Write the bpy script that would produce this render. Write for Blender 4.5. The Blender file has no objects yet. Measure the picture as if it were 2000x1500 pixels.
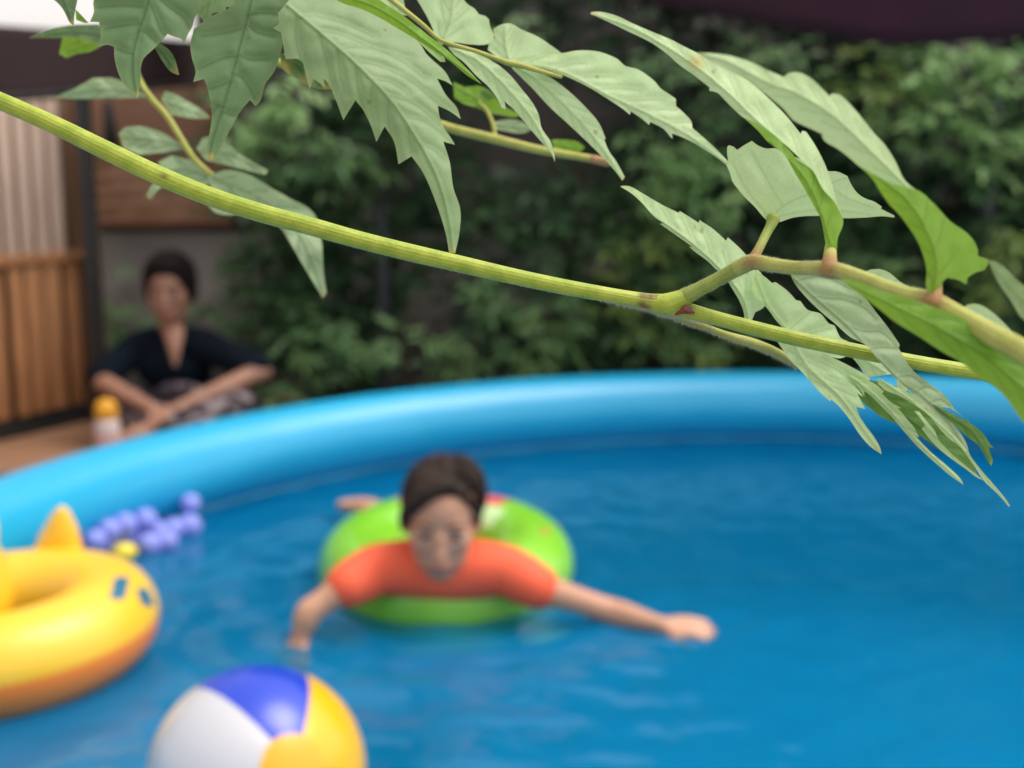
import bpy, bmesh, math, random
import numpy as np
from mathutils import Vector, Matrix, noise
from mathutils.geometry import delaunay_2d_cdt
R = math.radians
random.seed(11)
SC = bpy.context.scene
COL = SC.collection

# ------------------------------------------------------------------ camera, world, sun, exposure
FPX = 2300.0                      # focal length in photograph pixels (2000 wide)
TH = R(10.0)
CAMZ = 1.42
WZ = 0.55                         # water level
cam_d = bpy.data.cameras.new('camera')
cam = bpy.data.objects.new('camera', cam_d); COL.objects.link(cam)
cam.location = (0, 0, CAMZ); cam.rotation_euler = (R(90) - TH, 0, 0)
cam_d.sensor_width = 36.0; cam_d.lens = 36.0 * FPX / 2000.0
cam_d.clip_start = 0.02; cam_d.clip_end = 400
cam_d.dof.use_dof = True; cam_d.dof.focus_distance = 0.333
cam_d.dof.aperture_fstop = cam_d.lens / 4.1
SC.camera = cam

SUN_EL, SUN_AZ = R(64), R(85)    # azimuth clockwise from +Y: from the right
w = bpy.data.worlds.new('World'); SC.world = w; w.use_nodes = True
nt = w.node_tree
bg = nt.nodes['Background']
sky = nt.nodes.new('ShaderNodeTexSky'); sky.sky_type = 'NISHITA'; sky.sun_disc = False
sky.sun_elevation = SUN_EL; sky.sun_rotation = SUN_AZ; sky.air_density = 1.0; sky.dust_density = 3.0
hs = nt.nodes.new('ShaderNodeHueSaturation'); hs.inputs['Saturation'].default_value = 0.22
mx = nt.nodes.new('ShaderNodeMix'); mx.data_type = 'RGBA'; mx.blend_type = 'MULTIPLY'; mx.inputs[0].default_value = 1
mx.inputs[7].default_value = (1.10, 1.0, 0.94, 1)
nt.links.new(sky.outputs[0], hs.inputs['Color']); nt.links.new(hs.outputs[0], mx.inputs[6])
nt.links.new(mx.outputs[2], bg.inputs[0]); bg.inputs[1].default_value = 0.15
sl = bpy.data.lights.new('sun', 'SUN'); sl.energy = 0.9; sl.angle = R(40); sl.color = (1.0, 0.96, 0.9)
so = bpy.data.objects.new('sun', sl); COL.objects.link(so)
dv = Vector((math.sin(SUN_AZ) * math.cos(SUN_EL), math.cos(SUN_AZ) * math.cos(SUN_EL), math.sin(SUN_EL)))
so.rotation_euler = dv.to_track_quat('Z', 'Y').to_euler()
so.location = dv * 20
SC.view_settings.view_transform = 'Standard'; SC.view_settings.look = 'None'
SC.view_settings.gamma = 1; SC.view_settings.use_curve_mapping = False
SC.view_settings.exposure = 0.75
SC.render.engine = 'CYCLES'
SC.cycles.use_denoising = True
SC.cycles.max_bounces = 8; SC.cycles.transparent_max_bounces = 12
SC.cycles.caustics_refractive = False; SC.cycles.caustics_reflective = False

# ------------------------------------------------------------------ helpers
def PX(px, py, zc):
    """world point seen at photo pixel (px,py), zc metres in front of the lens plane"""
    u = (px - 1000) / FPX; v = (750 - py) / FPX
    return Vector((u * zc, (math.cos(TH) + v * math.sin(TH)) * zc, CAMZ + (-math.sin(TH) + v * math.cos(TH)) * zc))
def ONZ(px, py, z):
    v = (750 - py) / FPX
    return PX(px, py, (z - CAMZ) / (-math.sin(TH) + v * math.cos(TH)))
def ONY(px, py, y):
    v = (750 - py) / FPX
    return PX(px, py, y / (math.cos(TH) + v * math.sin(TH)))

def tag(o, label=None, cat=None, group=None, kind=None):
    if label: o['label'] = label
    if cat: o['category'] = cat
    if group: o['group'] = group
    if kind: o['kind'] = kind
    return o
def empty(name, loc=(0, 0, 0)):
    o = bpy.data.objects.new(name, None); COL.objects.link(o); o.location = loc
    o.empty_display_size = 0.05
    return o
def obj(name, bm, mats, parent=None, smooth=True):
    """bm holds WORLD coordinates; the object is placed at its parent's (thing's) base"""
    org = Vector((0, 0, 0)); p = parent
    while p is not None: org = org + Vector(p.location); p = p.parent
    me = bpy.data.meshes.new(name)
    if parent is None:
        xs = [v.co for v in bm.verts]
        org = Vector((sum(c.x for c in xs) / len(xs), sum(c.y for c in xs) / len(xs), min(c.z for c in xs)))
    for v in bm.verts: v.co -= org
    if smooth:
        for f in bm.faces: f.smooth = True
    bm.to_mesh(me); bm.free()
    o = bpy.data.objects.new(name, me); COL.objects.link(o)
    if parent is not None: o.parent = parent
    else: o.location = org
    if not isinstance(mats, (list, tuple)): mats = [mats]
    for m in mats: me.materials.append(m)
    return o

def box(bm, lo, hi, bev=0.0, M=None, mi=0):
    lo = Vector(lo); hi = Vector(hi)
    r = bmesh.ops.create_cube(bm, size=1)
    vs = r['verts']
    for v in vs:
        v.co = Vector(((lo[i] + hi[i]) / 2 + v.co[i] * (hi[i] - lo[i]) for i in range(3)))
    fs = list({f for v in vs for f in v.link_faces})
    if bev > 0:
        es = list({e for v in vs for e in v.link_edges})
        rr = bmesh.ops.bevel(bm, geom=es, offset=bev, segments=2, affect='EDGES', profile=0.5)
        fs = list(set(rr['faces']) | {f for f in fs if f.is_valid})
        vs = list({v for f in fs for v in f.verts})
    if M is not None:
        for v in vs: v.co = M @ v.co
    for f in fs: f.material_index = mi
    return vs

def cr(pts, n=8):
    """Catmull-Rom resample of tuples"""
    P = [np.array(p, float) for p in pts]
    P = [2 * P[0] - P[1]] + P + [2 * P[-1] - P[-2]]
    out = []
    for i in range(1, len(P) - 2):
        a, b, c, d = P[i - 1], P[i], P[i + 1], P[i + 2]
        for k in range(n):
            t = k / n
            out.append(0.5 * ((2 * b) + (-a + c) * t + (2 * a - 5 * b + 4 * c - d) * t * t + (-a + 3 * b - 3 * c + d) * t ** 3))
    out.append(P[-2])
    return out

def tube(bm, pts, rad, seg=14, ribs=0, ribamp=0.0, cap=True, flat=1.0, up=Vector((0, 0, 1)), mi=0):
    """tube through pts with radii, rounded ends; flat squeezes across 'up'"""
    pts = [Vector(p) for p in pts]; rad = list(rad)
    if cap:
        d0 = (pts[0] - pts[1]).normalized(); d1 = (pts[-1] - pts[-2]).normalized()
        r0, r1 = rad[0], rad[-1]
        a = [(pts[0] + d0 * r0 * math.sin(t), r0 * math.cos(t)) for t in (1.5, 1.2, .85, .45)]
        b = [(pts[-1] + d1 * r1 * math.sin(t), r1 * math.cos(t)) for t in (.45, .85, 1.2, 1.5)]
        pts = [x[0] for x in a] + pts + [x[0] for x in b]
        rad = [x[1] for x in a] + rad + [x[1] for x in b]
    rings = []; n = len(pts)
    nrm = None
    for i in range(n):
        t = (pts[min(i + 1, n - 1)] - pts[max(i - 1, 0)]).normalized()
        if nrm is None:
            nrm = up - t * up.dot(t)
            if nrm.length < 1e-3: nrm = Vector((1, 0, 0)) - t * t.x
        nrm = (nrm - t * nrm.dot(t)).normalized()
        bi = t.cross(nrm)
        ring = []
        for k in range(seg):
            an = 2 * math.pi * k / seg
            rr = rad[i] * (1 + ribamp * (math.cos(ribs * an) + .7 * math.cos((ribs * 1.5 // 1) * an + .8) * math.sin(i * .13 + an)))
            ring.append(bm.verts.new(pts[i] + nrm * math.cos(an) * rr * flat + bi * math.sin(an) * rr))
        rings.append(ring)
    for i in range(n - 1):
        for k in range(seg):
            f = bm.faces.new((rings[i][k], rings[i][(k + 1) % seg], rings[i + 1][(k + 1) % seg], rings[i + 1][k])); f.material_index = mi
    f = bm.faces.new(rings[0][::-1]); f.material_index = mi
    f = bm.faces.new(rings[-1]); f.material_index = mi
    return rings

def ell(bm, c, r, rot=None, seg=24, mi=0):
    q = bmesh.ops.create_uvsphere(bm, u_segments=seg, v_segments=seg // 2 + 2, radius=1)
    M = Matrix.Translation(Vector(c)) @ (rot.to_4x4() if rot is not None else Matrix.Identity(4)) @ Matrix.Diagonal((r[0], r[1], r[2], 1))
    for v in q['verts']: v.co = M @ v.co
    for f in {f for v in q['verts'] for f in v.link_faces}: f.material_index = mi
    return q['verts']

def fuse(o, voxel, it=4, fac=0.5):
    m = o.modifiers.new('Remesh', 'REMESH'); m.mode = 'VOXEL'; m.voxel_size = voxel; m.use_smooth_shade = True
    s = o.modifiers.new('Smooth', 'SMOOTH'); s.factor = fac; s.iterations = it
    return o

# ------------------------------------------------------------------ materials
def mat(name, col, rough=0.5, col2=None, scale=5.0, detail=4.0, bump=0.0, bscale=None, stretch=None, spec=0.5, coat=0.0, sss=0.0, metal=0.0, contrast=(0.35, 0.65), coords='Object'):
    m = bpy.data.materials.new(name); m.use_nodes = True
    nt = m.node_tree; b = nt.nodes['Principled BSDF']
    b.inputs['Base Color'].default_value = (*col, 1); b.inputs['Roughness'].default_value = rough
    b.inputs['Specular IOR Level'].default_value = spec; b.inputs['Metallic'].default_value = metal
    if coat: b.inputs['Coat Weight'].default_value = coat; b.inputs['Coat Roughness'].default_value = 0.08
    if sss:
        b.inputs['Subsurface Weight'].default_value = sss; b.inputs['Subsurface Radius'].default_value = (0.01, 0.004, 0.002)
    tc = nt.nodes.new('ShaderNodeTexCoord'); mp = nt.nodes.new('ShaderNodeMapping')
    nt.links.new(tc.outputs[coords], mp.inputs[0])
    if stretch: mp.inputs['Scale'].default_value = stretch
    if col2:
        nz = nt.nodes.new('ShaderNodeTexNoise'); nz.inputs['Scale'].default_value = scale; nz.inputs['Detail'].default_value = detail
        nt.links.new(mp.outputs[0], nz.inputs['Vector'])
        rp = nt.nodes.new('ShaderNodeValToRGB'); rp.color_ramp.elements[0].position = contrast[0]; rp.color_ramp.elements[1].position = contrast[1]
        rp.color_ramp.elements[0].color = (*col, 1); rp.color_ramp.elements[1].color = (*col2, 1)
        nt.links.new(nz.outputs[0], rp.inputs[0]); nt.links.new(rp.outputs[0], b.inputs['Base Color'])
    if bump:
        n2 = nt.nodes.new('ShaderNodeTexNoise'); n2.inputs['Scale'].default_value = bscale or scale * 4; n2.inputs['Detail'].default_value = 5
        nt.links.new(mp.outputs[0], n2.inputs['Vector'])
        bp = nt.nodes.new('ShaderNodeBump'); bp.inputs['Strength'].default_value = bump; bp.inputs['Distance'].default_value = 0.01
        nt.links.new(n2.outputs[0], bp.inputs['Height']); nt.links.new(bp.outputs[0], b.inputs['Normal'])
    return m

def srgb(r, g, b):
    f = lambda c: ((c / 255) / 12.92 if c / 255 <= 0.04045 else ((c / 255 + 0.055) / 1.055) ** 2.4)
    return (f(r), f(g), f(b))

def leaf_mat(name, under, upper, seen_under=True, trans=0.3, tcol=(0.25, 0.5, 0.05), rough=0.5, tip=(0.55, 0.42, 0.10), veincol=0.55):
    """leaf blade: paler matt underside, greener upper side, thin enough to let light through"""
    m = bpy.data.materials.new(name); m.use_nodes = True
    nt = m.node_tree; N = nt.nodes; L = nt.links
    b = N['Principled BSDF']; out = N['Material Output']
    b.inputs['Roughness'].default_value = rough; b.inputs['Specular IOR Level'].default_value = 0.35
    geo = N.new('ShaderNodeNewGeometry')
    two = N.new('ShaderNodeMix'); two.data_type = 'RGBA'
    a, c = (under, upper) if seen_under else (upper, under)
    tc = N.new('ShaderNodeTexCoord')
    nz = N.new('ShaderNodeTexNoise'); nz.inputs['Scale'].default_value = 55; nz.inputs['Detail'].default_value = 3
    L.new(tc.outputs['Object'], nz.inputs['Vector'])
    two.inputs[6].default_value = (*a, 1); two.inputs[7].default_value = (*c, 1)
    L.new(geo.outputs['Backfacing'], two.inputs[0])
    var = N.new('ShaderNodeMix'); var.data_type = 'RGBA'; var.blend_type = 'MULTIPLY'; var.inputs[0].default_value = 1
    rp = N.new('ShaderNodeValToRGB'); rp.color_ramp.elements[0].position = .3; rp.color_ramp.elements[1].position = .7
    rp.color_ramp.elements[0].color = (.92, .96, .88, 1); rp.color_ramp.elements[1].color = (1.04, 1.02, 1.03, 1)
    L.new(nz.outputs[0], rp.inputs[0]); L.new(two.outputs[2], var.inputs[6]); L.new(rp.outputs[0], var.inputs[7])
    # fine net of veins
    vo = N.new('ShaderNodeTexVoronoi'); vo.feature = 'DISTANCE_TO_EDGE'; vo.inputs['Scale'].default_value = 620
    L.new(tc.outputs['Object'], vo.inputs['Vector'])
    vr = N.new('ShaderNodeValToRGB'); vr.color_ramp.elements[0].position = 0; vr.color_ramp.elements[1].position = .12
    vr.color_ramp.elements[0].color = (.90, .93, .88, 1); vr.color_ramp.elements[1].color = (1, 1, 1, 1)
    L.new(vo.outputs['Distance'], vr.inputs[0])
    v2 = N.new('ShaderNodeMix'); v2.data_type = 'RGBA'; v2.blend_type = 'MULTIPLY'; v2.inputs[0].default_value = 1
    L.new(var.outputs[2], v2.inputs[6]); L.new(vr.outputs[0], v2.inputs[7])
    bl = N.new('ShaderNodeTexNoise'); bl.inputs['Scale'].default_value = 260; bl.inputs['Detail'].default_value = 1
    L.new(tc.outputs['Object'], bl.inputs['Vector'])
    br_ = N.new('ShaderNodeValToRGB'); br_.color_ramp.elements[0].position = .73; br_.color_ramp.elements[1].position = .78
    br_.color_ramp.elements[0].color = (1, 1, 1, 1); br_.color_ramp.elements[1].color = (.72, .60, .42, 1)
    L.new(bl.outputs[0], br_.inputs[0])
    vb = N.new('ShaderNodeMix'); vb.data_type = 'RGBA'; vb.blend_type = 'MULTIPLY'; vb.inputs[0].default_value = 1
    L.new(v2.outputs[2], vb.inputs[6]); L.new(br_.outputs[0], vb.inputs[7]); v2 = vb
    at = N.new('ShaderNodeAttribute'); at.attribute_name = 'vein'
    v3 = N.new('ShaderNodeMix'); v3.data_type = 'RGBA'; v3.blend_type = 'MULTIPLY'
    L.new(at.outputs['Fac'], v3.inputs[0]); L.new(v2.outputs[2], v3.inputs[6]); v3.inputs[7].default_value = (veincol, veincol * 1.02, veincol * .9, 1)
    at2 = N.new('ShaderNodeAttribute'); at2.attribute_name = 'tip'
    v4 = N.new('ShaderNodeMix'); v4.data_type = 'RGBA'; L.new(at2.outputs['Fac'], v4.inputs[0]); L.new(v3.outputs[2], v4.inputs[6]); v4.inputs[7].default_value = (*tip, 1)
    L.new(v4.outputs[2], b.inputs['Base Color'])
    bp = N.new('ShaderNodeBump'); bp.inputs['Strength'].default_value = 0.25; bp.inputs['Distance'].default_value = 0.0004
    n2 = N.new('ShaderNodeTexNoise'); n2.inputs['Scale'].default_value = 420; n2.inputs['Detail'].default_value = 4
    L.new(tc.outputs['Object'], n2.inputs['Vector']); L.new(n2.outputs[0], bp.inputs['Height']); L.new(bp.outputs[0], b.inputs['Normal'])
    tr = N.new('ShaderNodeBsdfTranslucent'); tr.inputs[0].default_value = (*tcol, 1)
    ms = N.new('ShaderNodeMixShader'); ms.inputs[0].default_value = trans
    L.new(b.outputs[0], ms.inputs[1]); L.new(tr.outputs[0], ms.inputs[2]); L.new(ms.outputs[0], out.inputs['Surface'])
    return m

# ------------------------------------------------------------------ leaf builder
def densify(pts, step=7.0, sharp=38.0):
    """rounded between teeth, sharp at teeth and notches"""
    P = [np.array(p, float) for p in pts]; n = len(P); T = []
    for i in range(n):
        a = P[i] - P[i - 1]; b = P[(i + 1) % n] - P[i]
        la, lb = np.linalg.norm(a) + 1e-6, np.linalg.norm(b) + 1e-6
        ang = math.degrees(math.acos(max(-1, min(1, float(a @ b) / la / lb))))
        T.append(None if ang > sharp else (a / la + b / lb) / 2)
    out = []
    for i in range(n):
        p, q = P[i], P[(i + 1) % n]; d = np.linalg.norm(q - p)
        if d < 1e-6: continue
        m0 = T[i] * d if T[i] is not None else (q - p); m1 = T[(i + 1) % n] * d if T[(i + 1) % n] is not None else (q - p)
        k = max(1, int(d / step))
        for s in range(k):
            t = s / k
            out.append((2 * t**3 - 3 * t**2 + 1) * p + (t**3 - 2 * t**2 + t) * m0 + (-2 * t**3 + 3 * t**2) * q + (t**3 - t**2) * m1)
    return out

def segdist(Q, line):
    """distance of every point of Q to polyline, and arc length at the nearest point"""
    best = np.full(len(Q), 1e9); arc = np.zeros(len(Q)); acc = 0
    for a, b in zip(line[:-1], line[1:]):
        d = b - a; L2 = float(d @ d) + 1e-9
        t = np.clip(((Q - a) @ d) / L2, 0, 1)
        e = np.linalg.norm(Q - (a + t[:, None] * d), axis=1)
        k = e < best; best[k] = e[k]; arc[k] = acc + t[k] * math.sqrt(L2); acc += math.sqrt(L2)
    return best, arc

def auto_veins(mid, n, L, ang=42, start=0.06, end=0.9, bow=0.5):
    M = [np.array(p) for p in cr(mid, 10)]; acc = [0]
    for a, b in zip(M[:-1], M[1:]): acc.append(acc[-1] + np.linalg.norm(b - a))
    V = []
    for k in range(n):
        for sg in (-1, 1):
            s = acc[-1] * (start + (end - start) * (k + (0.3 if sg > 0 else 0)) / n)
            i = min(range(len(acc)), key=lambda j: abs(acc[j] - s)); i = min(i, len(M) - 2)
            t = (M[i + 1] - M[i]); t = t / np.linalg.norm(t)
            ln = L * (1 - 0.5 * abs(2 * s / acc[-1] - 0.8))
            p = M[i].copy(); ln_ = [p.copy()]
            for q in range(8):
                a = R(ang) * (1 - bow * q / 8) * sg
                d = np.array([t[0] * math.cos(a) - t[1] * math.sin(a), t[0] * math.sin(a) + t[1] * math.cos(a)])
                p = p + d * ln / 8; ln_.append(p.copy())
            V.append(ln_)
    return V

def leaf(parent, pts, mid, m, d0, gx=0.0, gy=0.0, fold=0.0, bend=0.0, cell=6.0, veins=None, nv=6, vl=110, vang=42,
         emb=0.00022, puff=0.00035, wob=0.0005, tipcol=26, name='leaflet', sharp=38.0, edge=(), under=True, label=None, wid=2.2):
    """one leaf blade: outline, midrib and side veins give a curved sheet d0 metres from the lens,
    tilted (gx, gy), folded along its midrib, bowed along its length, quilted between the veins"""
    O = densify(pts, cell * 1.1, sharp)
    midp = [np.array(p, float) for p in cr(mid, 8)]
    V = auto_veins(mid, nv, vl, vang) if veins is None else [[np.array(p, float) for p in cr(v, 6)] for v in veins]
    xs = [p[0] for p in O]; ys = [p[1] for p in O]
    pin = []
    rng = random.Random(len(pts) * 7 + int(pts[0][0]))
    y = min(ys) + cell * .5; row = 0
    while y < max(ys):
        x = min(xs) + cell * (.5 if row % 2 else 0)
        while x < max(xs):
            pin.append((x + rng.uniform(-.2, .2) * cell, y + rng.uniform(-.2, .2) * cell)); x += cell
        y += cell * .87; row += 1
    # keep interior points inside the outline, not on its rim
    Oa = np.array(O); Q = np.array(pin)
    inside = np.zeros(len(Q), bool)
    j = len(Oa) - 1
    for i in range(len(Oa)):
        yi, yj = Oa[i][1], Oa[j][1]; xi, xj = Oa[i][0], Oa[j][0]
        if yi != yj:
            c = ((yi > Q[:, 1]) != (yj > Q[:, 1])) & (Q[:, 0] < (xj - xi) * (Q[:, 1] - yi) / (yj - yi) + xi)
            inside ^= c
        j = i
    Q = Q[inside]
    dd, _ = segdist(Q, [Oa[i] for i in range(len(Oa))] + [Oa[0]])
    Q = Q[dd > cell * .45]
    extra = []
    for v in V + [midp]:
        cum = 0
        for a, b in zip(v[:-1], v[1:]):
            L_ = np.linalg.norm(b - a)
            if L_ < 1e-6: continue
            nn = np.array([-(b - a)[1], (b - a)[0]]) / L_
            k = max(1, int(L_ / (cell * .8)))
            for i in range(k):
                p = a + (b - a) * i / k
                for o_ in (0, -2.4, 2.4, -5.5, 5.5): extra.append(p + nn * o_)
    if extra:
        E_ = np.array(extra); ins = np.zeros(len(E_), bool); j = len(Oa) - 1
        for i in range(len(Oa)):
            yi, yj = Oa[i][1], Oa[j][1]; xi, xj = Oa[i][0], Oa[j][0]
            if yi != yj:
                c = ((yi > E_[:, 1]) != (yj > E_[:, 1])) & (E_[:, 0] < (xj - xi) * (E_[:, 1] - yi) / (yj - yi) + xi)
                ins ^= c
            j = i
        E_ = E_[ins]
        if len(E_):
            de, _ = segdist(E_, [Oa[i] for i in range(len(Oa))] + [Oa[0]]); E_ = E_[de > 1.6]
        if len(Q):
            dq = np.full(len(Q), 1e9)
            for v in V + [midp]:
                e, _ = segdist(Q, v); dq = np.minimum(dq, e)
            Q = Q[dq > 7.5]
        # thin out points lying too close together
        seen = set(); keep = []
        for p in E_:
            kk = (int(p[0] / 1.7), int(p[1] / 1.7))
            if kk in seen: continue
            seen.add(kk); keep.append(p)
        Q = np.array(list(Q) + keep)
    allp = [Vector((p[0], p[1])) for p in O] + [Vector((p[0], p[1])) for p in Q]
    res = delaunay_2d_cdt(allp, [], [list(range(len(O)))], 1, 1e-4)
    vs, fs = res[0], res[2]
    P = np.array([(v[0], v[1]) for v in vs])
    dm, am = segdist(P, midp)
    dv = np.full(len(P), 1e9)
    for v in V:
        e, _ = segdist(P, v); dv = np.minimum(dv, e)
    e_b, _ = segdist(P, [Oa[i] for i in range(len(Oa))] + [Oa[0]])
    x0, y0 = midp[0]
    D = d0 + gx * (P[:, 0] - x0) / 1000 + gy * (P[:, 1] - y0) / 1000 + fold * dm / 1000 + bend * (am / 1000) ** 2
    vein = np.exp(-(dv / wid) ** 2) * .8; vein = np.maximum(vein, np.exp(-(dm / (wid * 1.2)) ** 2))
    s = d0 / .33
    D = D + s * (-emb * np.exp(-(dm / 3.4) ** 2) * 1.5 - emb * .7 * np.exp(-(dv / 2.4) ** 2))
    D = D + s * puff * np.exp(-(np.minimum(dv, dm) / 11.0) ** 2) * 2.0
    D = D + s * np.array([wob * noise.noise(Vector((p[0] / 38, p[1] / 38, d0 * 90))) + wob * 2.2 * noise.noise(Vector((p[0] / 120, p[1] / 120, d0 * 50 + 7))) for p in P])
    bm = bmesh.new(); la = bm.verts.layers.float.new('vein'); lt = bm.verts.layers.float.new('tip')
    la = bm.verts.layers.float['vein']
    bv = [bm.verts.new(PX(p[0], p[1], d)) for p, d in zip(P, D)]
    for f in fs:
        if len(set(f)) > 2:
            try: bm.faces.new([bv[i] for i in f])
            except ValueError: pass
    bm.normal_update()
    c = Vector((0, 0, CAMZ)); k = sum((f.normal.dot(c - f.calc_center_median()) > 0) * f.calc_area() for f in bm.faces)
    tot = sum(f.calc_area() for f in bm.faces)
    if k < tot / 2: bmesh.ops.reverse_faces(bm, faces=bm.faces[:])
    tipd = np.linalg.norm(P - midp[-1], axis=1)
    rim = np.exp(-(e_b / 2.0) ** 2) * .14
    for i, v in enumerate(bv):
        v[la] = float(vein[i]); v[lt] = float(min(1, max(0, 1 - tipd[i] / tipcol)) * .85) if tipcol > 0 else 0.0
        v[lt] = max(v[lt], float(rim[i]))
    for x, y, rr in edge:
        for i, v in enumerate(bv):
            q = math.hypot(P[i][0] - x, P[i][1] - y)
            if q < rr: v[lt] = max(v[lt], 1 - q / rr)
    o = obj(name, bm, m, parent)
    if label: o['label'] = label
    return o

def z(scale, ox, oy, pts):
    return [(ox + x * scale, oy + y * scale) for x, y in pts]
A = lambda *p: z(.35, 0, 0, p)
B = lambda *p: z(.35, 500, 0, p)
C1 = lambda *p: z(.25, 1120, 0, p)
C2 = lambda *p: z(.25, 1500, 100, p)
C3 = lambda *p: z(.25, 1180, 330, p)
C4 = lambda *p: z(.25, 1500, 400, p)
C5 = lambda *p: z(.25, 1500, 625, p)
C6 = lambda *p: z(.25, 780, 0, p)

def stem(parent, name, path, m, seg=36, ribs=0, ribamp=0, n=8, rust=()):
    """path: (px, py, width_px, zc)"""
    bm = bmesh.new(); lr = bm.verts.layers.float.new('rust')
    q = cr(path, n)
    tube(bm, [PX(a[0], a[1], a[3]) for a in q], [a[2] / 2 / FPX * a[3] for a in q], seg=seg, ribs=ribs, ribamp=ribamp)
    for x, y, zc, rr in rust:
        c = PX(x, y, zc); rr = rr / FPX * zc
        for v in bm.verts: v[lr] = max(v[lr], math.exp(-((v.co - c).length / rr) ** 2))
    return obj(name, bm, m, parent)

def hairs(parent, path, m, n, lo=180, hi=360, ln=0.0012, name='hairs', t0=0, t1=1):
    """short soft hairs standing on a stem; angle range measured from straight up, about the stem"""
    q = cr(path, 10); bm = bmesh.new(); rg = random.Random(5)
    pts = [PX(a[0], a[1], a[3]) for a in q]
    for i in range(n):
        t = (t0 + (t1 - t0) * rg.random()) * (len(q) - 2); k = int(t); f = t - k
        p = pts[k].lerp(pts[k + 1], f); r = (q[k][2] * (1 - f) + q[k + 1][2] * f) / 2 / FPX * q[k][3]
        tg = (pts[k + 1] - pts[k]).normalized(); up = (Vector((0, 0, 1)) - tg * tg.z).normalized(); bi = tg.cross(up)
        an = R(rg.uniform(lo, hi)); d = up * math.cos(an) + bi * math.sin(an)
        d2 = (d + Vector((rg.uniform(-.5, .5), rg.uniform(-.5, .5), rg.uniform(-.5, .5)))).normalized()
        a = p + d * r * .95; l = ln * rg.uniform(.5, 1.2); wv = tg * 0.00005; w2 = d2.cross(tg) * .00005
        b0 = bm.verts.new(a + wv); b1 = bm.verts.new(a - wv); b2 = bm.verts.new(a + w2); tp = bm.verts.new(a + d2 * l)
        bm.faces.new((b0, b1, tp)); bm.faces.new((b1, b2, tp)); bm.faces.new((b2, b0, tp))
    o = obj(name, bm, m, parent); o['kind'] = 'stuff'
    return o

# leaf colours: pale matt underside, mid green upper side
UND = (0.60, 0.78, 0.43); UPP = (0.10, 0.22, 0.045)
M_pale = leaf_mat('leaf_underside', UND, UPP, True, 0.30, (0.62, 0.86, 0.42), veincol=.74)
M_mid = leaf_mat('leaf_underside_mid', (0.26, 0.38, 0.19), (0.09, 0.19, 0.045), True, 0.22, (0.40, 0.6, 0.2), veincol=.76)  # medium underside tone, between pale and dark
M_dark = leaf_mat('leaf_underside_dark', (0.135, 0.23, 0.105), (0.06, 0.14, 0.03), True, 0.15, (0.2, 0.4, 0.12))  # darkest of the underside tones
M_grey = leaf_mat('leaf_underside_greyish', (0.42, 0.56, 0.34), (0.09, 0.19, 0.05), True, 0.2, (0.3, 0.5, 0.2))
M_bright = leaf_mat('leaf_upper_fresh', UND, (0.20, 0.38, 0.045), False, 0.35, (0.42, 0.68, 0.05), tip=(0.35, 0.5, 0.15))
M_olive = leaf_mat('leaf_upper_mid', UND, (0.115, 0.235, 0.06), False, 0.2, (0.25, 0.5, 0.05), tip=(0.35, 0.5, 0.2))
M_stem = None
def stem_mat(name, c1, c2, red=0.0, rough=0.45, bscale=900):
    m = mat(name, c1, rough, c2, 200, 3, 0.10, bscale, spec=0.4, contrast=(.3, .7))
    N = m.node_tree.nodes; L = m.node_tree.links; b = N['Principled BSDF']
    src = b.inputs['Base Color'].links[0].from_socket
    at = N.new('ShaderNodeAttribute'); at.attribute_name = 'rust'
    mx_ = N.new('ShaderNodeMix'); mx_.data_type = 'RGBA'; mx_.inputs[7].default_value = (0.30, 0.135, 0.06, 1)
    L.new(at.outputs['Fac'], mx_.inputs[0]); L.new(src, mx_.inputs[6]); L.new(mx_.outputs[2], b.inputs['Base Color'])
    return m
M_stem = stem_mat('stem_yellow_green', (0.26, 0.37, 0.03), (0.42, 0.50, 0.065))
M_mstem = stem_mat('stem_with_scars', (0.26, 0.37, 0.03), (0.42, 0.50, 0.065))
for n_ in M_mstem.node_tree.nodes:
    if n_.type == 'MIX': n_.inputs[7].default_value = (0.13, 0.03, 0.035, 1)
M_rach = stem_mat('rachis_soft', (0.35, 0.38, 0.085), (0.46, 0.48, 0.13), rough=.7)
M_node = stem_mat('node_rust', (0.34, 0.15, 0.075), (0.42, 0.28, 0.12), rough=.7)
M_bud = stem_mat('bud_red', (0.15, 0.03, 0.03), (0.25, 0.07, 0.05), rough=.6)
M_greyst = stem_mat('petiole_grey_green', (0.21, 0.29, 0.05), (0.31, 0.38, 0.085), rough=.65)
M_hair = mat('stem_hair', (0.6, 0.58, 0.48), 0.8)

# ================================================================== VINE 1 : the sharp branch
v1 = empty('climbing_vine', PX(-300, 60, .34))
tag(v1, 'long ribbed yellow-green vine stem in focus, with pale toothed leaves at its right end', 'vine')
main_path = [(-300, 75, 34, .345), (-120, 147, 34, .340), (-10, 193, 34, .336), (100, 241, 35, .334), (200, 290, 37, .333), (300, 338, 38, .333), (400, 380, 37, .333),
             (500, 413, 36, .333), (600, 440, 35, .333), (700, 468, 34, .333), (800, 493, 34, .333), (900, 516, 33, .333), (1000, 539, 31, .333),
             (1100, 560, 30, .333), (1200, 578, 29, .333), (1262, 589, 33, .333), (1300, 596, 42, .333), (1338, 606, 34, .333), (1400, 622, 28, .333),
             (1500, 648, 29, .333), (1600, 671, 29, .333), (1700, 691, 29, .333), (1800, 710, 29, .333), (1900, 726, 29, .334), (2020, 742, 29, .335), (2200, 765, 28, .338)]
stem(v1, 'stem', main_path, M_mstem, seg=96, ribs=15, ribamp=0.013, rust=[(1256, 576, .3312, 9), (1270, 579, .3312, 9), (1282, 581, .3315, 7), (1254, 598, .3308, 10), (1263, 603, .331, 9), (322, 345, .3306, 5), (1345, 604, .331, 10)])
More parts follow.
